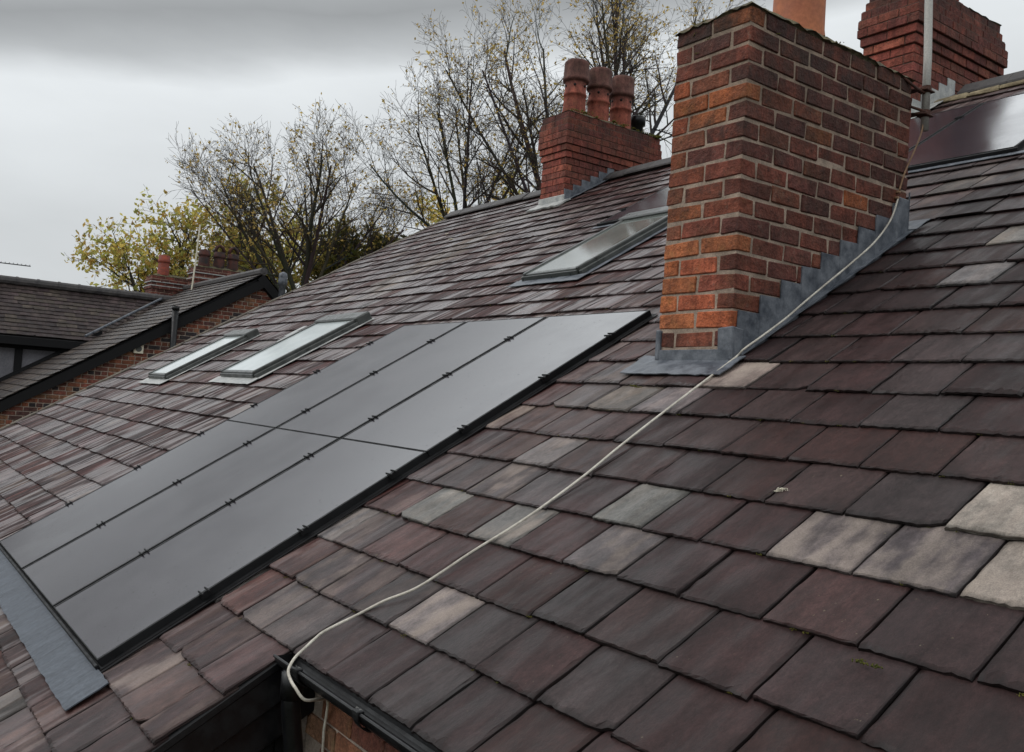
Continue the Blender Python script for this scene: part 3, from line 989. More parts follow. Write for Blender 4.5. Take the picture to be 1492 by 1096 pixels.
# moss tufts and droppings on the slates
rmoss = MB()
for (x, w, r) in ((2.75, -2.25, .016), (2.79, -2.25, .014), (0.70, -0.92, .018), (0.74, -0.93, .014), (-0.74, -3.6, .012)):
    c = RP(x, w, -0.038)
    moss_clump(rmoss, c, r, 14, 0.5)
for _ in range(170):
    x, kk = U(-4, 3.2), random.randint(-2, 14)
    if x > XSTEP and kk < 0: continue
    w = WE + kk * GA - 0.004
    if -3.1 < x < 0.2 and -3.6 < w < 0.1: continue
    if 0.4 < x < 1.2 and -0.9 < w < 1.2: continue
    moss_clump(rmoss, RP(x, w, -0.047), U(.005, .012), 6, 0.7)
rmoss.build('moss', ['moss'], roof, smooth=True)['kind'] = 'stuff'
for (x, w, r) in ((2.065, -1.596, .014), (2.055, -1.61, .01), (-6.9, 3.2, .03), (-7.6, 3.6, .03)):
    dr = MB()
    for q in range(9):
        moss_clump(dr, RP(x + U(-r, r) * .2, w + U(-r, r) * .4, -0.043), r, 3, 0.25)
    dr.build('bird_dropping', ['white_plastic'], roof, smooth=True)

# ------------------------------------------------------------------ eave: gutter, boards, pipe, walls
gt = MB()
GY, GZ, GR = -2.541, -1.592, 0.048
nseg = 12
def gutter_prof(r):
    return [(GY + r * math.cos(math.pi + math.pi * i / nseg), GZ + r * math.sin(math.pi + math.pi * i / nseg)) for i in range(nseg + 1)]
out, inn = gutter_prof(GR), gutter_prof(GR - 0.004)
xs = [XSTEP + 0.012, 2.0, 3.4, XR]
vs, fs = [], []
for x in xs:
    for (y, z) in out + inn[::-1]:
        vs.append(Vector((x, y, z)))
m_ = 2 * (nseg + 1)
for i in range(len(xs) - 1):
    for j in range(m_):
        j2 = (j + 1) % m_
        fs.append((i * m_ + j, i * m_ + j2, (i + 1) * m_ + j2, (i + 1) * m_ + j))
gt.add(vs, fs, 0)
# stop end
vs = [Vector((XSTEP + 0.012, y, z)) for (y, z) in out]
gt.add(vs, [tuple(range(len(vs)))], 0)
gt.tube([(XSTEP + 0.012, GY - GR, GZ), (XR, GY - GR, GZ)], 0.006, 8, 0)
gut = gt.build('gutter', ['black'], house, smooth=False)
for x in (1.06, 1.52, 2.3, 3.1):
    br = MB()
    pts = [Vector((x, GY + (GR + .006) * math.cos(math.pi + math.pi * i / 10), GZ + (GR + .006) * math.sin(math.pi + math.pi * i / 10))) for i in range(11)]
    for i in range(10):
        p, q = pts[i], pts[i + 1]
        d = (q - p)
        nrm = Vector((0, -d.z, d.y)).normalized() * -0.004
        br.frame_box(p, Vector((0.035, 0, 0)), d, nrm, 0)
    br.box(x, x + 0.035, GY - GR - 0.012, GY - GR + 0.014, GZ - 0.004, GZ + 0.012, 0, bev=0.003)
    br.build('gutter_bracket', ['black'], gut)
    bo = MB()
    for dx in (0.004, 0.026):
        moss_clump(bo, (x + dx, GY - GR + 0.002, GZ + 0.014), 0.004, 4, 0.8)
    bo.build('screw', ['steel'], gut)
fa = MB()
fa.box(XSTEP + 0.01, XR, WE * CT + 0.068, WE * CT + 0.09, WE * ST - 0.14, WE * ST - 0.03, 0)
fa.box(XSTEP + 0.01, XR, WE * CT + 0.091, WE * CT + 0.16, WE * ST - 0.14, WE * ST - 0.115, 0)
fa.build('fascia_board', ['black_matt'], house)
bb = MB()
# bargeboard in two steps along the step verge, then the dark cheek below
bb.rbox(XSTEP - 0.03, XSTEP - 0.008, WLOW, WE + 0.02, -0.205, -0.062, 0, bev=0.004)
bb.rbox(XSTEP - 0.05, XSTEP - 0.031, WLOW, WE + 0.02, -0.33, -0.10, 0, bev=0.004)
bb.rbox(XSTEP - 0.034, XSTEP - 0.001, WLOW, WE + 0.02, -0.098, -0.064, 0, bev=0.006)
bb.build('bargeboard', ['black'], house)
ck = MB()
y = -5.0
while y < -2.46:
    ck.box(XSTEP - 0.30, XSTEP - 0.085, y, min(y + 0.14, -2.46), ZG, (y) * math.tan(TH) - 0.30, 0, bev=0.004)
    y += 0.146
ck.build('timber_cheek', ['black_matt'], house)

wl = MB()
wl.box(XSTEP - 0.085, XR, -2.40, -2.2, ZG, -1.66, 1)
BW = [(0.30, 0.105, 0.055), (0.26, 0.085, 0.05), (0.34, 0.14, 0.075), (0.22, 0.075, 0.05), (0.36, 0.19, 0.11)]
z = -3.0
k = 0
while z < -1.70:
    x = XSTEP - 0.06 + (0.12 if k % 2 else 0)
    while x < XR - 0.3:
        c = random.choice(BW); q = U(0.7, 1.1)
        wl.box(x, x + 0.228, -2.412 + U(-.003, .003), -2.39, z, z + 0.078, 0, (c[0] * q, c[1] * q, c[2] * q, 0.45), 0.005, 0.003)
        x += 0.241
    z += 0.0905
    k += 1
wl.box(XL + 0.15, XSTEP - 0.31, -4.55, -4.35, ZG, -2.95, 1)     # lower left front wall
for i in range(60):                                               # far gable follows the roof
    y0 = -4.5 + i * 0.3
    if y0 + 0.3 > 2 * WTOP * CT + 4.5: break
    ym = min(abs(y0 - WTOP * CT), abs(y0 + .3 - WTOP * CT))
    wl.box(XL + 0.05, XL + 0.25, y0, y0 + 0.3, ZG, WTOP * ST - max(abs(y0 - WTOP * CT), abs(y0 + .3 - WTOP * CT)) * math.tan(TH) - 0.14, 1)
wl.box(XL + 0.26, XR, WTOP * CT + 5.0, WTOP * CT + 5.2, ZG, WTOP * ST - 5.3 * math.tan(TH), 1)
wl.build('wall', ['brick', 'mortar'], house)

dp = MB()
dp.tube([(0.935, GY, GZ - GR + 0.01), (0.935, GY, GZ - GR - 0.12), (0.935, GY + 0.02, GZ - 0.3), (0.935, GY + 0.05, GZ - 0.5), (0.935, GY + 0.05, ZG + 0.1)], 0.034, 16)
dp.tube([(0.935, GY, GZ - GR + 0.005), (0.935, GY, GZ - GR - 0.09)], 0.040, 16)
dp.build('downpipe', ['black'], house, smooth=True)

# ------------------------------------------------------------------ solar panels
PW, PL = 1.0, 1.731
def make_panel(loc, label, group, left_edge, clamps, cw=None):
    root = thing('solar_panel', label, 'solar panel', loc, group, (TH, 0, 0))
    def local(mbf, name, mats, **kw):
        mb = MB()
        mbf(mb)
        me_parent = root
        inv = parent_world(root)
        mb.v = [inv @ Vector(p) for p in mb.v]
        return mb.build(name, mats, root, **kw)
    def fr(mb):
        e = 0.017
        mb.box(0, e, 0, PL, -0.034, 0.0, 0, bev=0.0012)
        mb.box(PW - e, PW, 0, PL, -0.034, 0.0, 0, bev=0.0012)
        mb.box(e, PW - e, 0, 0.005, -0.034, 0.0, 0, bev=0.0012)
        mb.box(e, PW - e, PL - 0.005, PL, -0.034, 0.0, 0, bev=0.0012)
    def gl(mb):
        mb.box(0.0165, PW - 0.0165, 0.0045, PL - 0.0045, -0.03, -0.0018, 0)
    local(fr, 'frame', ['frame_black'])
    local(gl, 'glass', ['panel'])
    for (x, w) in clamps:
        def cl(mb):
            for d in (-0.017, 0.013):
                mb.box(x - 0.034, x + 0.034, w + d, w + d + 0.007, 0.0015, 0.011, 0, bev=0.0015)
            mb.box(x - 0.010, x + 0.010, w - 0.022, w + 0.024, -0.02, 0.006, 0, bev=0.0015)
        local(cl, 'clamp', ['frame_black'])
    return root
lw = -3.485
uwp = lw + PL + 0.005
CW_UP = [(-0.38 - uwp), (-0.92 - uwp), (-1.51 - uwp)]
CW_LO = [(-1.975 - lw), (-2.49 - lw), (-3.00 - lw)]
names = {('up', 0): 'black solar panel in the upper row, nearest the big chimney', ('up', 1): 'middle black solar panel of the upper row of three', ('up', 2): 'black solar panel in the upper row, just below the paired roof windows',
         ('lo', 0): 'black solar panel in the lower row, nearest the gutter', ('lo', 1): 'middle black solar panel of the lower row of three', ('lo', 2): 'black solar panel in the lower row, farthest left'}
for row, w0, cws in (('up', uwp, CW_UP), ('lo', lw, CW_LO)):
    for i in range(3):
        x0 = -1.0 - i * 1.021
        cl = [(PW + (0.009 if i else 0.004), c) for c in cws]
        if i == 2:
            cl += [(-0.004, c) for c in cws]
        make_panel(RP(x0, w0, 0), names[(row, i)], 'solar panels of the large array', i == 2, cl)
tray = MB()
tray.rbox(-3.10, 0.030, lw - 0.03, 0.0, -0.034, -0.0345 + 0.0015, 0)
for w in [c + uwp for c in CW_UP] + [c + lw for c in CW_LO]:
    tray.rbox(-3.07, 0.001, w - 0.02, w + 0.02, -0.0325, -0.0348 + 0.0005, 0)
for (a, b) in ((-3.10, -3.085),):
    tray.rbox(a, b, lw - 0.02, -0.02, -0.0325, -0.012, 0, bev=0.003)
tray.rbox(-3.08, 0.016, lw - 0.022, lw - 0.006, -0.0325, -0.012, 0, bev=0.003)
tr = tray.build('mounting_tray', ['frame_black'])
tag(tr, 'black mounting tray edging the six-panel array, grey lead apron along its foot', 'mounting tray')
la = MB()
sheet(la, -3.12, 0.215, -3.675, -3.50, -0.0275, 90, 4, 0.0018, 0.005, seed=21, ripple=0.0022)
la.build('lead_apron', ['lead_dark'], tr)
ls = MB()
sheet(ls, 0.031, 0.048, -3.50, -0.01, -0.036, 2, 30, 0.001, 0.004, seed=22)
ls.build('side_flashing', ['black_matt'], tr)

ux0, uw0 = -0.93, 2.425
lab2 = ['black solar panel near the ridge at the right edge, sky glare on its glass', 'black solar panel near the ridge, seen just right of the big chimney', 'black solar panel near the ridge, half hidden behind the big chimney', 'black solar panel near the ridge, left end above the single roof window']
for i in range(4):
    x0 = 0.085 - i * 1.018
    cl = [(-0.009 if i < 3 else -0.004, 0.35), (-0.009 if i < 3 else -0.004, 1.3)]
    make_panel(RP(x0, uw0, 0), lab2[i], 'solar panels of the upper strip', False, cl)
t2 = MB()
t2.rbox(-3.02, 1.13, uw0 - 0.02, uw0 + PL + 0.02, -0.034, -0.0328, 0)
t2.rbox(-3.0, 1.10, uw0 - 0.024, uw0 - 0.003, -0.0325, -0.004, 0, bev=0.003)
tr2 = t2.build('mounting_tray', ['frame_black'])
tag(tr2, 'black mounting tray under the panels near the ridge, behind the big chimney', 'mounting tray')
la2 = MB()
sheet(la2, -3.05, 1.25, uw0 - 0.075, uw0 - 0.021, -0.030, 50, 3, 0.0015, 0.004, seed=23)
la2.build('lead_apron', ['lead'], tr2)

# ------------------------------------------------------------------ cable and aerial pole
def spline(pts, sub=6):
    P = [Vector(p) for p in pts]
    out = []
    for i in range(len(P) - 1):
        p0, p1, p2, p3 = P[max(i - 1, 0)], P[i], P[i + 1], P[min(i + 2, len(P) - 1)]
        for s in range(sub):
            t = s / sub
            out.append(0.5 * ((2 * p1) + (p2 - p0) * t + (2 * p0 - 5 * p1 + 4 * p2 - p3) * t * t + (3 * p1 - p0 - 3 * p2 + p3) * t ** 3))
    out.append(P[-1])
    return out
XC = 1.135
brown = [(1.12, 0.94, 1.12), (1.125, 0.92, 1.06), (1.125, 0.87, 0.96), (1.115, 0.80, 0.82), (1.112, 0.755, 0.70)]
wall_c = [(1.112, 0.745, 0.66), (1.118, 0.73, 0.63), (1.13, 0.654, 0.509), (1.15, 0.486, 0.36), (1.15, 0.285, 0.215), (1.15, 0.092, 0.085), (1.15, -0.065, -0.022), (1.15, -0.217, -0.128), (1.15, -0.387, -0.233), (1.15, -0.50, -0.30)]
roofc = [(1.115, -0.643), (1.123, -0.994), (1.142, -1.252), (1.15, -1.482), (1.167, -1.708), (1.173, -1.947), (1.156, -2.118), (1.135, -2.278), (1.116, -2.433), (1.089, -2.545), (1.04, -2.642), (1.0, -2.743), (0.975, -2.83), (0.974, -2.915)]
pts = list(wall_c) + [tuple(RP(x + U(-.007, .007), w, -0.0305 + U(0, .003))) for (x, w) in roofc]
pts = pts[:-2] + [(1.006, -2.46, -1.482), (1.012, -2.50, -1.504), (1.021, -2.54, -1.531), (1.042, -2.58, -1.55), (1.07, -2.61, -1.566), (1.098, -2.63, -1.581), (1.136, -2.637, -1.597), (1.175, -2.636, -1.612), (1.20, -2.61, -1.648), (1.16, -2.54, -1.668), (1.06, -2.46, -1.71), (0.999, -2.43, -1.78), (0.987, -2.43, -1.845), (0.989, -2.43, -1.93), (0.99, -2.43, -2.5), (0.99, -2.43, -4.0)]
cb = MB()
cb.tube(spline(pts), 0.0052, 8, 0)
cb.tube(spline(brown), 0.0048, 8, 1)
for (x, y, z) in ((1.108, 0.752, 0.69), (1.11, 0.74, 0.655)):
    cb.box(x - 0.012, x + 0.01, y - 0.01, y + 0.01, z - 0.006, z + 0.006, 1, bev=0.002)
tag(cb.build('cable', ['cable', 'cable_brown'], smooth=True), 'thin white cable running from the pole past the big chimney down to the gutter', 'cable')

pole = thing('aerial_pole', 'grey metal aerial pole bracketed to the back of the big chimney', 'pole', (1.12, 0.95, 1.08))
pm = MB()
pm.tube([(1.122, 0.955, 1.08), (1.118, 0.955, 1.5), (1.105, 0.95, 1.9), (1.085, 0.945, 2.6), (1.07, 0.94, 3.2)], 0.0225, 16)
pm.build('mast', ['steel'], pole, smooth=True)
for zb in (1.315, 1.175):
    bk = MB()
    bk.box(0.985, 1.15, 0.905, 0.945, zb - 0.006, zb + 0.006, 0, bev=0.003)
    bk.box(1.085, 1.155, 0.925, 0.99, zb - 0.016, zb - 0.007, 0, bev=0.003)
    bk.box(0.99, 1.012, 0.86, 0.91, zb - 0.015, zb + 0.015, 0, bev=0.003)
    bk.tube([(1.121, 0.955, zb - 0.02), (1.1205, 0.955, zb + 0.02)], 0.028, 14, 0)
    bk.tube([(1.06, 0.89, zb + 0.0), (1.16, 0.91, zb - 0.012)], 0.006, 8, 0)
    bk.build('bracket', ['rust'], pole)
lash = MB()
lash.tube([(1.092, 0.76, 1.345), (1.118, 0.86, 1.30), (1.125, 0.93, 1.292)], 0.008, 8)
lash.tube([(1.10, 0.84, 1.195), (1.128, 0.93, 1.185)], 0.008, 8)
lash.build('lashing_rod', ['rust'], pole)

# ------------------------------------------------------------------ the neighbouring brick house
XG = -15.0
nh = thing('brick_house', 'brick gable house beyond the roof, with black bargeboards and a half timbered wing', 'house', (XG, 0, ZG))
APY, APZ = 3.06, 1.76
SL = math.tan(math.radians(32.2))
SR = 0.98
def gz(y):
    return APZ - (APY - y) * SL if y < APY else APZ - (y - APY) * SR
wb = MB()
NB = [(0.22, 0.072, 0.042), (0.26, 0.09, 0.048), (0.16, 0.055, 0.04), (0.10, 0.045, 0.040), (0.27, 0.125, 0.07), (0.20, 0.065, 0.045)]
# core as stepped slabs under the slope
yy = -6.0
while yy < 7.0:
    top = min(gz(yy), gz(yy + 0.25)) - 0.005
    wb.box(XG - 0.3, XG - 0.012, yy, yy + 0.25, ZG, top, 1, (1, 1, 1, 0))
    yy += 0.25
z, k = -3.2, 0
while z < 1.7:
    y = -4.5 + (0.118 if k % 2 else 0)
    while y < 5.5:
        hd = (k % 4 == 3)
        bl = 0.102 if hd else 0.216
        if z + 0.05 < gz(y) - 0.02 and z + 0.05 < gz(y + bl) - 0.02:
            c = random.choice(NB); q = U(0.75, 1.15)
            if random.random() < 0.13: c = (0.035, 0.03, 0.035)
            wb.box(XG - 0.02, XG + U(-.002, .003), y, y + bl, z, z + 0.068, 0, (c[0] * q, c[1] * q, c[2] * q, 0.45), 0.004, 0.002)
        y += bl + 0.018
    z += 0.084
    k += 1
wb.build('wall', ['brick', 'mortar'], nh)
def gable_board(mb, ya, yb, d0, d1, x0, x1, mi=0):
    za, zb = gz(ya), gz(yb)
    d = Vector((0, yb - ya, zb - za)).normalized()
    nn = Vector((0, -d.z, d.y))
    if nn.z < 0: nn = -nn
    A, B = Vector((x0, ya, za)), Vector((x0, yb, zb))
    mb.frame_box(A + nn * d0, B - A, nn * (d1 - d0), Vector((x1 - x0, 0, 0)), mi)
bg = MB()
gable_board(bg, -4.6, APY + 0.08, -0.14, 0.035, XG + 0.06, XG + 0.11)
gable_board(bg, -4.6, APY + 0.04, -0.17, 0.03, XG - 0.05, XG + 0.058)
gable_board(bg, APY - 0.02, 5.6, -0.14, 0.035, XG + 0.06, XG + 0.112)
gable_board(bg, APY, 5.6, -0.17, 0.03, XG - 0.05, XG + 0.058)
bg.build('bargeboard', ['black_matt'], nh)
nr = MB()
def NRP(x, w, n):   # left slope of the gable roof, w measured down from the ridge as negative
    c_, s_ = math.cos(math.radians(32.2)), math.sin(math.radians(32.2))
    return Vector((x, APY + w * c_ - n * s_, APZ + 0.10 + w * s_ + n * c_))
for kk in range(36):
    w = -0.26 - kk * 0.22
    x = XG + 0.14
    first = True
    while x > XG - 7.6:
        wd = U(0.2, 0.28)
        c = random.choice([(0.052, 0.048, 0.045), (0.07, 0.064, 0.055), (0.085, 0.075, 0.06), (0.045, 0.04, 0.042)])
        # leave out what lies behind the wing
        add_slate(nr, x - wd, x - 0.002, w, False, U(-.002, .003), P=NRP, style=(clampc(c, U(.7, 1.1)), U(0, .2)), length=0.27)
        x -= wd
nr.add([NRP(XG + 0.1, -8.2, -0.08), NRP(XG - 7.6, -8.2, -0.08), NRP(XG - 7.6, 0, -0.08), NRP(XG + 0.1, 0, -0.08)], [(3, 2, 1, 0)], 1)
nr.add([Vector((XG + 0.1, APY, APZ + 0.06)), Vector((XG - 7.6, APY, APZ + 0.06)), Vector((XG - 7.6, 7.0, APZ + 0.06 - (7 - APY) * SR)), Vector((XG + 0.1, 7.0, APZ + 0.06 - (7 - APY) * SR))], [(0, 1, 2, 3)], 1)
nroof = nr.build('roof', ['old_slate', 'deck'], nh)
nrg = MB()
x = XG + 0.12
while x > XG - 7.6:
    nrg.tube([(x, APY, APZ + 0.07), (x - 0.44, APY, APZ + 0.07)], 0.085, 8)
    x -= 0.45
nrg.build('ridge_tiles', ['ridge'], nroof)
# cross wing: ridge along y, slope faces the camera
WXr, WXe = -19.8, -18.42
WZr, WZe = 1.43, 0.20
WA = math.atan2(WZr - WZe, WXe - WXr)
def WRP(yq, w, n):   # w up the slope from the eave
    return Vector((WXe - w * math.cos(WA) + n * math.sin(WA), yq, WZe + w * math.sin(WA) + n * math.cos(WA)))
def valley_y(x, z):
    return APY + (z - APZ - 0.1) / SL
wr = MB()
Lw = math.hypot(WXr - WXe, WZr - WZe)
kk = 0
while kk * 0.135 < Lw - 0.05:
    w = kk * 0.135
    zc = WZe + w * math.sin(WA)
    ymax = valley_y(0, zc) + 0.15
    y = -7.5 + (0.1 if kk % 2 else 0)
    while y < ymax:
        wd = U(0.17, 0.24)
        c = random.choice([(0.058, 0.050, 0.050), (0.066, 0.058, 0.055), (0.072, 0.060, 0.062), (0.085, 0.080, 0.066), (0.050, 0.042, 0.044)])
        add_slate(wr, y, min(y + wd - 0.002, ymax + .1), w, False, U(-.002, .003), P=WRP, style=(clampc(c, U(.75, 1.15)), U(0, .1)), length=0.175)
        y += wd
    kk += 1
ym0, ym1 = valley_y(0, WZe), valley_y(0, WZr)
wr.add([WRP(-7.5, 0, -0.09), WRP(ym0, 0, -0.09), WRP(ym1, Lw, -0.09), WRP(-7.5, Lw, -0.09)], [(0, 1, 2, 3)], 1)
wr.add([Vector((WXr, -7.5, WZr - .05)), Vector((WXr, ym1, WZr - .05)), Vector((WXr - 1.6, ym0, WZe - 0.2)), Vector((WXr - 1.6, -7.5, WZe - 0.2))], [(0, 1, 2, 3)], 1)
wroof = wr.build('wing_roof', ['old_slate', 'deck'], nh)
wrg = MB()
y = -7.5
while y < ym1 + 0.1:
    wrg.tube([(WXr, y, WZr + 0.0), (WXr, y + 0.42, WZr + 0.0)], 0.10, 10)
    wrg.tube([(WXr, y + 0.40, WZr + 0.0), (WXr, y + 0.445, WZr + 0.0)], 0.112, 10)
    y += 0.44
wrg.build('ridge_tiles', ['ridge'], wroof)
vl = MB()
A = Vector((WXe + 0.1, ym0 - 0.08, WZe + 0.06)); B = Vector((WXr, ym1 + 0.02, WZr + 0.06))
vl.tube([A, A.lerp(B, .5), B], 0.03, 6)
vl.build('valley_lead', ['lead'], nh)
# half timbered wall of the wing
tw = MB()
WX = -18.7
tw.box(WX - 0.25, WX, -7.5, 1.2, ZG, WZe - 0.05, 0)
tw.build('rendered_wall', ['render_lilac'], nh)
tm = MB()
tm.box(WX + 0.001, WX + 0.30, -7.5, ym0 + 0.25, WZe - 0.26, WZe - 0.075, 0, bev=0.01)
tm.box(WX + 0.002, WX + 0.06, -7.5, ym0 + 0.4, WZe - 0.33, WZe - 0.261, 0, bev=0.01)
for y in (-0.98, -2.6, -4.2):
    tm.box(WX + 0.001, WX + 0.055, y, y + 0.15, -3.5, WZe - 0.331, 0, bev=0.01)
ya, yb = -3.6, 0.75
za, zb = APZ + 0.10 + (ya - APY) * SL, APZ + 0.10 + (yb - APY) * SL
tm.frame_box(Vector((WX + 0.058, ya, za - 0.10)), Vector((0, yb - ya, zb - za)), Vector((0, 0, 0.14)), Vector((0.05, 0, 0)), 0)
tm.build('timber_frame', ['black_matt'], nh)
pp = MB()
pp.tube([(XG + 0.20, 1.29, 0.82), (XG + 0.20, 1.29, -0.6), (XG + 0.20, 1.29, -3)], 0.062, 12)
pp.tube([(XG + 0.20, 1.29, 0.80), (XG + 0.20, 1.29, 0.88)], 0.072, 12)
pp.build('soil_pipe', ['black'], nh, smooth=True)['label'] = 'black soil pipe rising past the left bargeboard'
vc = MB()
vc.lathe((XG + 0.5, 3.34, 0.6), [(0.07, 0), (0.07, 0.95), (0.095, 0.96), (0.10, 1.04), (0.085, 1.1), (0.095, 1.12), (0.08, 1.2), (0.02, 1.23)], 14)
vc.build('vent_pipe', ['lead'], nh, smooth=True)['label'] = 'capped vent pipe beside the gable tip'
wv = MB()
wv.box(XG + 0.004, XG + 0.05, 0.60, 0.78, -0.12, 0.06, 0, bev=0.006)
wv.build('wall_vent', ['white_plastic'], nh)['label'] = 'square cream vent in the gable wall'
wg = MB()
wg.tube([(XG + 0.048, 0.69, -0.03), (XG + 0.056, 0.69, -0.03)], 0.058, 16)
wg.build('vent_grille', ['window_grey'], nh.children[-1])

def tint_far(p, k, z, f):
    if f == 'm': return (0.8, .7, .65, 0)
    c = random.choice([(0.17, 0.05, 0.038), (0.22, 0.062, 0.042), (0.13, 0.045, 0.036)])
    q = U(.75, 1.1)
    return (c[0] * q, c[1] * q, c[2] * q, 0.55)
def far_stack(x0, x1, y0, y1, z0, n, label, pots, bands, potmat, ph):
    mb = MB()
    ch = 0.085
    stack(mb, x0, x1, y0, y1, z0, n, ch, 0.235, tint_far, joint=0.010, prot=0.003, outs=lambda k: 0.03 if k in (n - 2, n - 4) else 0.0, bev=0.004, jit=0.002, rec=0.004)
    o = mb.build('chimney', ['brick', 'mortar'], nh)
    o['label'] = label
    zt = z0 + n * ch
    cp = MB()
    flaunch(cp, x0, x1, y0, y1, zt - 0.002, 0.06, 6, 8, 0.12, seed=int(y0 * 10))
    cp.build('mortar_cap', ['render_cap'], o)
    bd_ = MB()
    for zb in bands:
        bd_.box(x0 - 0.034, x1 + 0.034, y0 - 0.034, y1 + 0.034, zb, zb + 0.022, 0)
    if bands: bd_.build('mortar_band', ['stone_mortar' if 0 else 'lead_pale'], o)
    for (yy, cowl) in pots:
        pt = MB()
        c = ((x0 + x1) / 2 + 0.12, yy, zt + 0.03)
        pt.lathe(c, [(0.15, 0), (0.135, ph * 0.6), (0.13, ph * 0.62), (0.155, ph * 0.64), (0.155, ph * 0.76), (0.138, ph * 0.8), (0.142, ph), (0.115, ph), (0.11, ph * .8)], 16)
        if cowl:
            pt.tube([Vector(c) + Vector((0.0, -0.12, ph)), Vector(c) + Vector((0, -.08, ph + .12)), Vector(c) + Vector((0, 0, ph + .17)), Vector(c) + Vector((0, .08, ph + .12)), Vector(c) + Vector((0, .12, ph))], 0.045, 8)
        pt.build('chimney_pot', [potmat], o, smooth=True)
far_stack(-20.1, -19.5, 3.0, 4.35, 0.8, 18, 'sooty brick stack with three dark pots behind the gable', ((3.24, 0), (3.62, 1), (3.98, 1)), (2.03, 2.16), 'sooty_clay', 0.42)
far_stack(-21.1, -20.5, 2.22, 3.3, 0.8, 15, 'brick stack with one bright red pot left of the three dark pots', ((2.52, 0),), (1.80, 1.90), 'red_clay', 0.52)
rp_ = MB()
rp_.tube([(-19.35, 2.87, 1.3), (-19.35, 2.93, 2.4), (-19.35, 2.97, 3.35)], 0.02, 8)
rp_.build('flue_pole', ['white_plastic'], nh)['label'] = 'thin pale pole at the left of the three-pot stack'

# ------------------------------------------------------------------ television aerials
def aerial(loc, label, dirv, ln, base_z, n=11, refl=True):
    o = thing('television_aerial', label, 'aerial', (loc[0], loc[1], base_z))
    p = Vector(loc); d = Vector(dirv).normalized()
    side = d.cross(Vector((0, 0, 1))).normalized()
    a = MB()
    a.tube([Vector((loc[0], loc[1], base_z)), p + Vector((0, 0, 0.12))], 0.02, 8)
    a.build('mast', ['steel'], o)
    b = MB()
    b.tube([p - d * 0.2, p + d * ln], 0.013, 6)
    for i in range(n):
        q = p + d * (0.1 + (ln - 0.12) * i / (n - 1))
        b.tube([q - side * 0.10 + Vector((0, 0, .02)), q + side * 0.10 + Vector((0, 0, .02))], 0.006, 5)
        b.tube([q, q + Vector((0, 0, 0.035))], 0.006, 5)
    if refl:
        for s in (-1, 1):
            b.tube([p - d * 0.1, p + d * 0.05 + Vector((0, 0, 0.16 * s))], 0.02, 6)
            b.tube([p + Vector((0, 0, 0.0)), p - d * 0.12 + Vector((0, 0, 0.17 * s)) + side * 0.1], 0.016, 6)
    b.build('antenna', ['black_matt'], o)
aerial((-19.8, -1.62, 1.80), 'small dark television aerial above the wing ridge at the left edge', (0.1, 1, 0.0), 0.95, 1.35)
aerial((-9.0, 9.9, 4.93), 'thin television aerial just behind the three-pot red chimney', (0, -1, 0.0), 1.45, -2.0, refl=False)

# ------------------------------------------------------------------ trees
def rand_dir(rnd):
    while True:
        v = Vector((rnd.uniform(-1, 1), rnd.uniform(-1, 1), rnd.uniform(-1, 1)))
        if 0.05 < v.length < 1: return v.normalized()

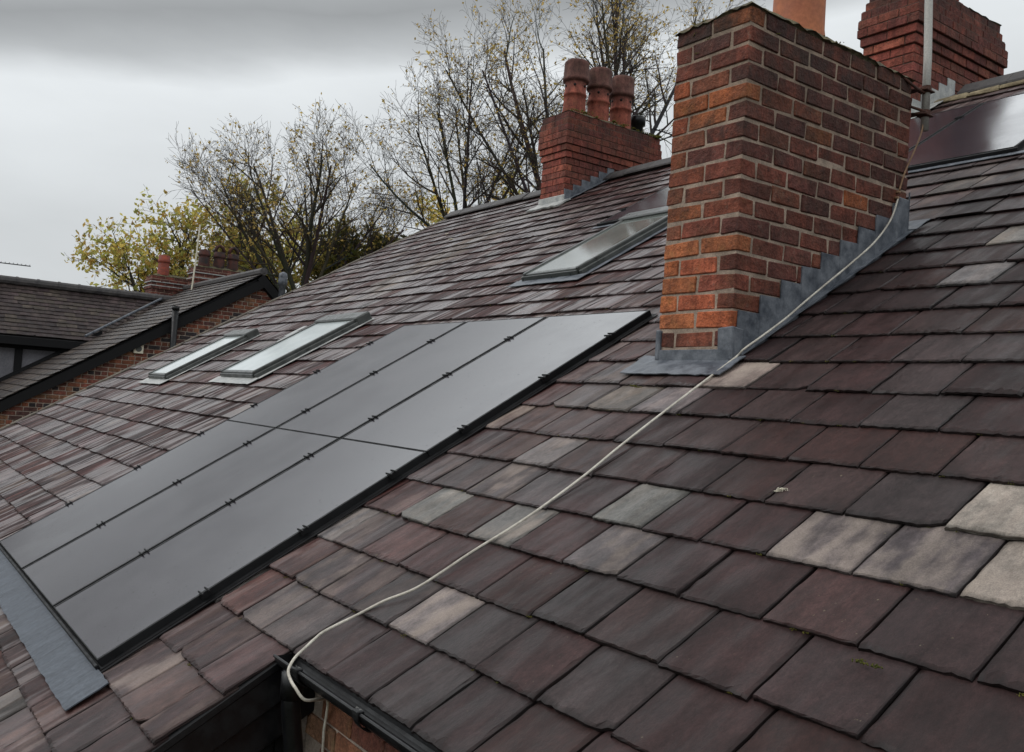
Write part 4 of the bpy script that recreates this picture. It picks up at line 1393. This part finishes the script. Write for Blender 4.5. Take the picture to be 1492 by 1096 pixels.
def tree(name, label, base, leaders, nch, lens, rad, seed, leafn, leafsize, leafcols, leafprob, bark=(0.058, 0.048, 0.041), droop=0.0, up=0.10, angle=(22, 48), group=None, cat='tree', leafzone=None, skip=0.25):
    rnd = random.Random(seed)
    root = thing(name, label, cat, base, group)
    tk, cr = MB(), MB()
    leaves = []
    B = Vector(base)
    def grow(p, d, L, r, lvl):
        ns = 6 if lvl == 0 else (5 if lvl == 1 else 4)
        pts, rr, dirs = [p], [r], [d]
        q, dd = p.copy(), d.copy()
        wob = (0.06, 0.12, 0.17, 0.22, 0.26)[lvl]
        for i in range(ns):
            dd = (dd + rand_dir(rnd) * wob + Vector((0, 0, up if lvl < 3 else up * 0.4 - droop))).normalized()
            q = q + dd * (L / ns)
            pts.append(q.copy()); dirs.append(dd.copy())
            rr.append(max(0.0048, r * (1 - 0.66 * (i + 1) / ns)))
        br = tuple(b * rnd.uniform(0.75, 1.2) for b in bark)
        (tk if lvl < 2 else cr).tube(pts, rr, 7 if lvl == 0 else (5 if lvl < 3 else 3), 0, (*br, 0), cap=False)
        last = lvl == len(nch)
        if last or lvl >= len(nch) - 1:
            for _ in range(leafn):
                if rnd.random() < leafprob:
                    i = rnd.randint(1, ns)
                    leaves.append(pts[i] + rand_dir(rnd) * 0.12)
        if last: return
        n_ = nch[lvl]
        for c in range(n_):
            t = skip + (1 - skip) * (c + rnd.uniform(0.1, 0.9)) / n_
            f = t * ns
            i = min(int(f), ns - 1)
            pp = pts[i].lerp(pts[i + 1], f - i)
            d0 = dirs[i + 1]
            ax = d0.cross(rand_dir(rnd)).normalized()
            an = math.radians(rnd.uniform(*angle)) * (1.15 - 0.35 * t)
            nd = (Matrix.Rotation(an, 3, ax) @ d0).normalized()
            grow(pp, nd, lens[lvl + 1] * rnd.uniform(0.7, 1.2) * (1.15 - 0.5 * t), max(0.0055, (rr[i]) * (rnd.uniform(0.5, 0.66) if lvl < 2 else rnd.uniform(0.42, 0.55))), lvl + 1)
    for (ox, oy, dz, dirv, L, r) in leaders:
        s = B + Vector((ox, oy, 0))
        t0 = B + Vector((ox, oy, dz))
        tk.tube([s, s.lerp(t0, 0.5) + Vector((0.1, -.05, 0)), t0], [r * 1.45, r * 1.2, r], 9, 0, (*bark, 0), cap=False)
        grow(t0, Vector(dirv).normalized(), L, r, 0)
    for p in leaves:
        if leafzone and rnd.random() > leafzone(p): continue
        c = rnd.choice(leafcols)
        k = rnd.uniform(0.7, 1.3)
        for _ in range(rnd.choice((1, 1, 2))):
            s = leafsize * rnd.uniform(0.6, 1.25)
            a = rand_dir(rnd); b_ = a.cross(rand_dir(rnd)).normalized()
            o = p + rand_dir(rnd) * leafsize * 0.8
            cr.add([o - a * s, o + b_ * s * 0.55, o + a * s, o - b_ * s * 0.55], [(0, 1, 2, 3)], 1, (c[0] * k, c[1] * k, c[2] * k, 0))
    tk.build('trunk', ['bark'], root, smooth=True)
    cr.build('crown', ['bark', 'leaf'], root)
    return root
def fan(n, spread, L, r, dz, seed, lean=0.0, sx=0.6):
    rnd = random.Random(seed)
    out = []
    for i in range(n):
        a = math.radians(-spread + 2 * spread * (i + 0.5) / n + rnd.uniform(-6, 6))
        c = abs(a) / math.radians(max(spread, 1))
        out.append((rnd.uniform(-.15, .15), math.sin(a) * 0.6, dz - 0.4 * c + rnd.uniform(-.3, .3),
                    (rnd.uniform(-sx, sx) * math.cos(a), math.sin(a) + lean, math.cos(a)), L * rnd.uniform(0.88, 1.08) * (1 - 0.12 * c), r * rnd.uniform(0.7, 1.1) * (1 - 0.3 * c)))
    return out
YEL = [(0.62, 0.45, 0.10), (0.55, 0.42, 0.10), (0.46, 0.42, 0.12), (0.54, 0.34, 0.09), (0.38, 0.36, 0.11)]
OLV = [(0.48, 0.46, 0.13), (0.56, 0.48, 0.13), (0.42, 0.43, 0.12), (0.62, 0.48, 0.13), (0.50, 0.33, 0.10)]
BRN = [(0.46, 0.32, 0.10), (0.52, 0.36, 0.11), (0.40, 0.29, 0.10), (0.56, 0.42, 0.12)]
DKG = [(0.09, 0.10, 0.028), (0.13, 0.13, 0.036), (0.17, 0.155, 0.04), (0.25, 0.20, 0.05)]
TG = 'trees beyond the roofs'
tree('autumn_tree', 'leafy yellow green tree behind the left chimneys', (-32.2, 6.7, ZG),
     [(0, 0, 7.5, (0.0, -0.15, 1), 4.4, 0.14), (0.4, 1.4, 8.0, (0.05, 0.22, 1), 4.8, 0.14), (-.3, -.9, 7.0, (0, -0.6, 1), 3.9, 0.12), (.1, 2.6, 7.8, (0, .3, 1), 4.6, 0.12), (.1, .6, 7.4, (0, 0.5, 1), 4.0, 0.1)],
     (11, 8, 6), (4.5, 2.5, 1.25, 0.62), 0, 21, 4, 0.105, OLV, 0.85, up=0.05, angle=(30, 65), group=TG, skip=0.05)
tree('bare_tree', 'nearly bare tree with a rounded twiggy crown behind the gable tip', (-29.0, 9.9, ZG),
     fan(13, 68, 5.5, 0.105, 9.9, 15), (7, 5, 4, 3), (5.3, 2.2, 1.25, 0.8, 0.5), 0, 33, 2, 0.065, BRN, 0.16, up=0.035, angle=(20, 48), group=TG, skip=0.16)
tree('bare_tree', 'slender bare spreading tree left of the three-pot red chimney', (-25.4, 14.7, ZG),
     fan(8, 62, 5.6, 0.10, 12.4, 6, -0.12), (7, 5, 4, 3), (4.9, 2.3, 1.25, 0.8, 0.5), 0, 45, 2, 0.065, BRN, 0.15, up=0.03, angle=(22, 52), group=TG, skip=0.14)
tree('bare_tree', 'tall bare tree directly behind the three-pot red chimney', (-23.5, 17.6, ZG),
     fan(6, 42, 8.6, 0.14, 12.9, 7, -0.05), (9, 5, 4, 3), (8.6, 2.9, 1.5, 0.9, 0.5), 0, 57, 2, 0.07, BRN, 0.26, up=0.04, angle=(24, 54), group=TG, skip=0.08, leafzone=lambda p: 1.0 if p.z > 11.5 else 0.35)
tree('bare_tree', 'tall bare tree between the three-pot red chimney and the big chimney', (-21.8, 19.3, ZG),
     fan(5, 36, 7.6, 0.13, 15.8, 8), (9, 5, 4, 3), (7.6, 2.7, 1.45, 0.9, 0.5), 0, 69, 2, 0.07, BRN, 0.3, up=0.04, angle=(24, 54), group=TG, skip=0.06, leafzone=lambda p: 1.0 if p.z > 12.5 else 0.25)
tree('evergreen_tree', 'dense dark green round tree behind the main roof verge', (-30.4, 13.0, ZG),
     [(0, 0, 8.6, (0, 0, 1), 3.7, 0.2), (0, 1.0, 8.6, (0, .35, 1), 3.4, 0.2), (0, -1.0, 8.6, (0, -.35, 1), 3.2, 0.2)],
     (9, 8, 6), (4.6, 2.0, 1.0, 0.55), 0, 81, 7, 0.12, DKG, 1.0, up=0.05, angle=(35, 75), group=TG, skip=0.0)
tree('autumn_tree', 'low yellow leaved tree behind the ridge, left of the three-pot red chimney', (-33.6, 21.2, ZG),
     [(0, 0, 10.8, (0, 0.1, 1), 5.2, 0.12), (0, -2.2, 10.2, (0, -.4, 1), 4.4, 0.1), (0, 2.2, 11.5, (0, .3, 1), 5.2, 0.1)],
     (8, 7, 6), (4.8, 2.5, 1.3, 0.65), 0, 93, 3, 0.12, YEL, 0.85, up=0.05, angle=(30, 62), group=TG, skip=0.0)
tree('autumn_tree', 'golden brown tree low behind the bare twin trunks', (-34.0, 12.4, ZG),
     [(0, 0, 7.8, (0, 0.1, 1), 4.6, 0.12), (0, -1.8, 7.6, (0, -.3, 1), 4.2, 0.1)],
     (7, 6, 5), (4.4, 2.4, 1.25, 0.62), 0, 97, 3, 0.10, YEL, 0.85, up=0.05, angle=(30, 62), group=TG, skip=0.0)

# ------------------------------------------------------------------ light
SUN_EL, SUN_AZ = math.radians(48), math.radians(205)     # azimuth clockwise from +Y
sd = Vector((math.sin(SUN_AZ) * math.cos(SUN_EL), math.cos(SUN_AZ) * math.cos(SUN_EL), math.sin(SUN_EL)))
ld = bpy.data.lights.new('sun', 'SUN')
ld.energy = 0.7
ld.angle = math.radians(25)
ld.color = (1.0, 0.96, 0.92)
lo = bpy.data.objects.new('sun', ld)
COL.objects.link(lo)
lo.location = (0, 0, 30)
lo.rotation_euler = (-sd).to_track_quat('-Z', 'Y').to_euler()

wd = bpy.data.worlds.new('World')
scn.world = wd
wd.use_nodes = True
nt = wd.node_tree
bgn = nt.nodes['Background']
sky = N(nt, 'ShaderNodeTexSky')
sky.sky_type = 'NISHITA'
sky.sun_disc = False
sky.sun_elevation = SUN_EL
sky.sun_rotation = SUN_AZ
sky.air_density = 1.0
sky.dust_density = 3.0
tc = N(nt, 'ShaderNodeTexCoord')
sx = N(nt, 'ShaderNodeSeparateXYZ')
nt.links.new(tc.outputs['Generated'], sx.inputs[0])
cr_ = N(nt, 'ShaderNodeValToRGB')
els = cr_.color_ramp.elements
STOPS = [(0.0, 0.30), (0.48, 0.32), (0.50, 0.56), (0.56, 0.58), (0.60, 0.68), (0.622, 0.74), (0.635, 0.46), (0.652, 0.30), (0.668, 0.42), (0.685, 0.60), (0.705, 1.0), (0.728, 2.0), (0.78, 1.7), (0.83, 0.95), (1.0, 0.72)]
els[0].position, els[0].color = STOPS[0][0], (STOPS[0][1],) * 3 + (1,)
els[1].position, els[1].color = STOPS[-1][0], (STOPS[-1][1],) * 3 + (1,)
for p, v in STOPS[1:-1]:
    e = els.new(p)
    e.color = (v * 0.955, v * 1.0, v * 1.025, 1)
mp = N(nt, 'ShaderNodeMapping')
mp.inputs['Scale'].default_value = (1.6, 1.6, 5.0)
nt.links.new(tc.outputs['Generated'], mp.inputs['Vector'])
cn = noise(nt, mp.outputs['Vector'], 1.5, 6, 0.55)
cn2 = noise(nt, mp.outputs['Vector'], 2.6, 5, 0.5)
q_ = math_n(nt, 'SUBTRACT', sx.outputs['Z'], math_n(nt, 'MULTIPLY', math_n(nt, 'MAXIMUM', sx.outputs['Y'], -0.1), 0.2))
zz = math_n(nt, 'ADD', math_n(nt, 'MULTIPLY', q_, 0.5), 0.5)
zz = math_n(nt, 'ADD', zz, math_n(nt, 'MULTIPLY', math_n(nt, 'SUBTRACT', cn, 0.5), 0.03))
nt.links.new(zz, cr_.inputs[0])
cl = mixc(nt, 1.0, cr_.outputs[0], grey(nt, cn2, 0.955, 1.045), 'MULTIPLY')
hs = N(nt, 'ShaderNodeHueSaturation')
hs.inputs['Saturation'].default_value = 0.25
nt.links.new(sky.outputs[0], hs.inputs['Color'])
scl = mixc(nt, 1.0, hs.outputs[0], (0.10, 0.10, 0.10), 'MULTIPLY')
fin = mixc(nt, 0.12, cl, scl)
fin = mixc(nt, 1.0, fin, (12.0, 12.0, 12.0), 'MULTIPLY')
nt.links.new(fin, bgn.inputs['Color'])
bgn.inputs['Strength'].default_value = 0.10

# ------------------------------------------------------------------ camera
cam = bpy.data.cameras.new('camera')
cam.sensor_width = 36.0
cam.lens = 32.4
cam.clip_end = 3000
cam.clip_start = 0.05
co = bpy.data.objects.new('camera', cam)
COL.objects.link(co)
Rm = Matrix(((0.583963, -0.013904, 0.811661), (0.808857, -0.074806, -0.583227), (0.068826, 0.997101, -0.032438)))
co.matrix_world = Matrix.Translation((4.028, -3.8985, -0.6436)) @ Rm.to_4x4()
scn.camera = co
scn.view_settings.view_transform = 'Standard'
scn.view_settings.look = 'None'
scn.view_settings.exposure = 0
scn.render.resolution_x, scn.render.resolution_y = 1024, 752
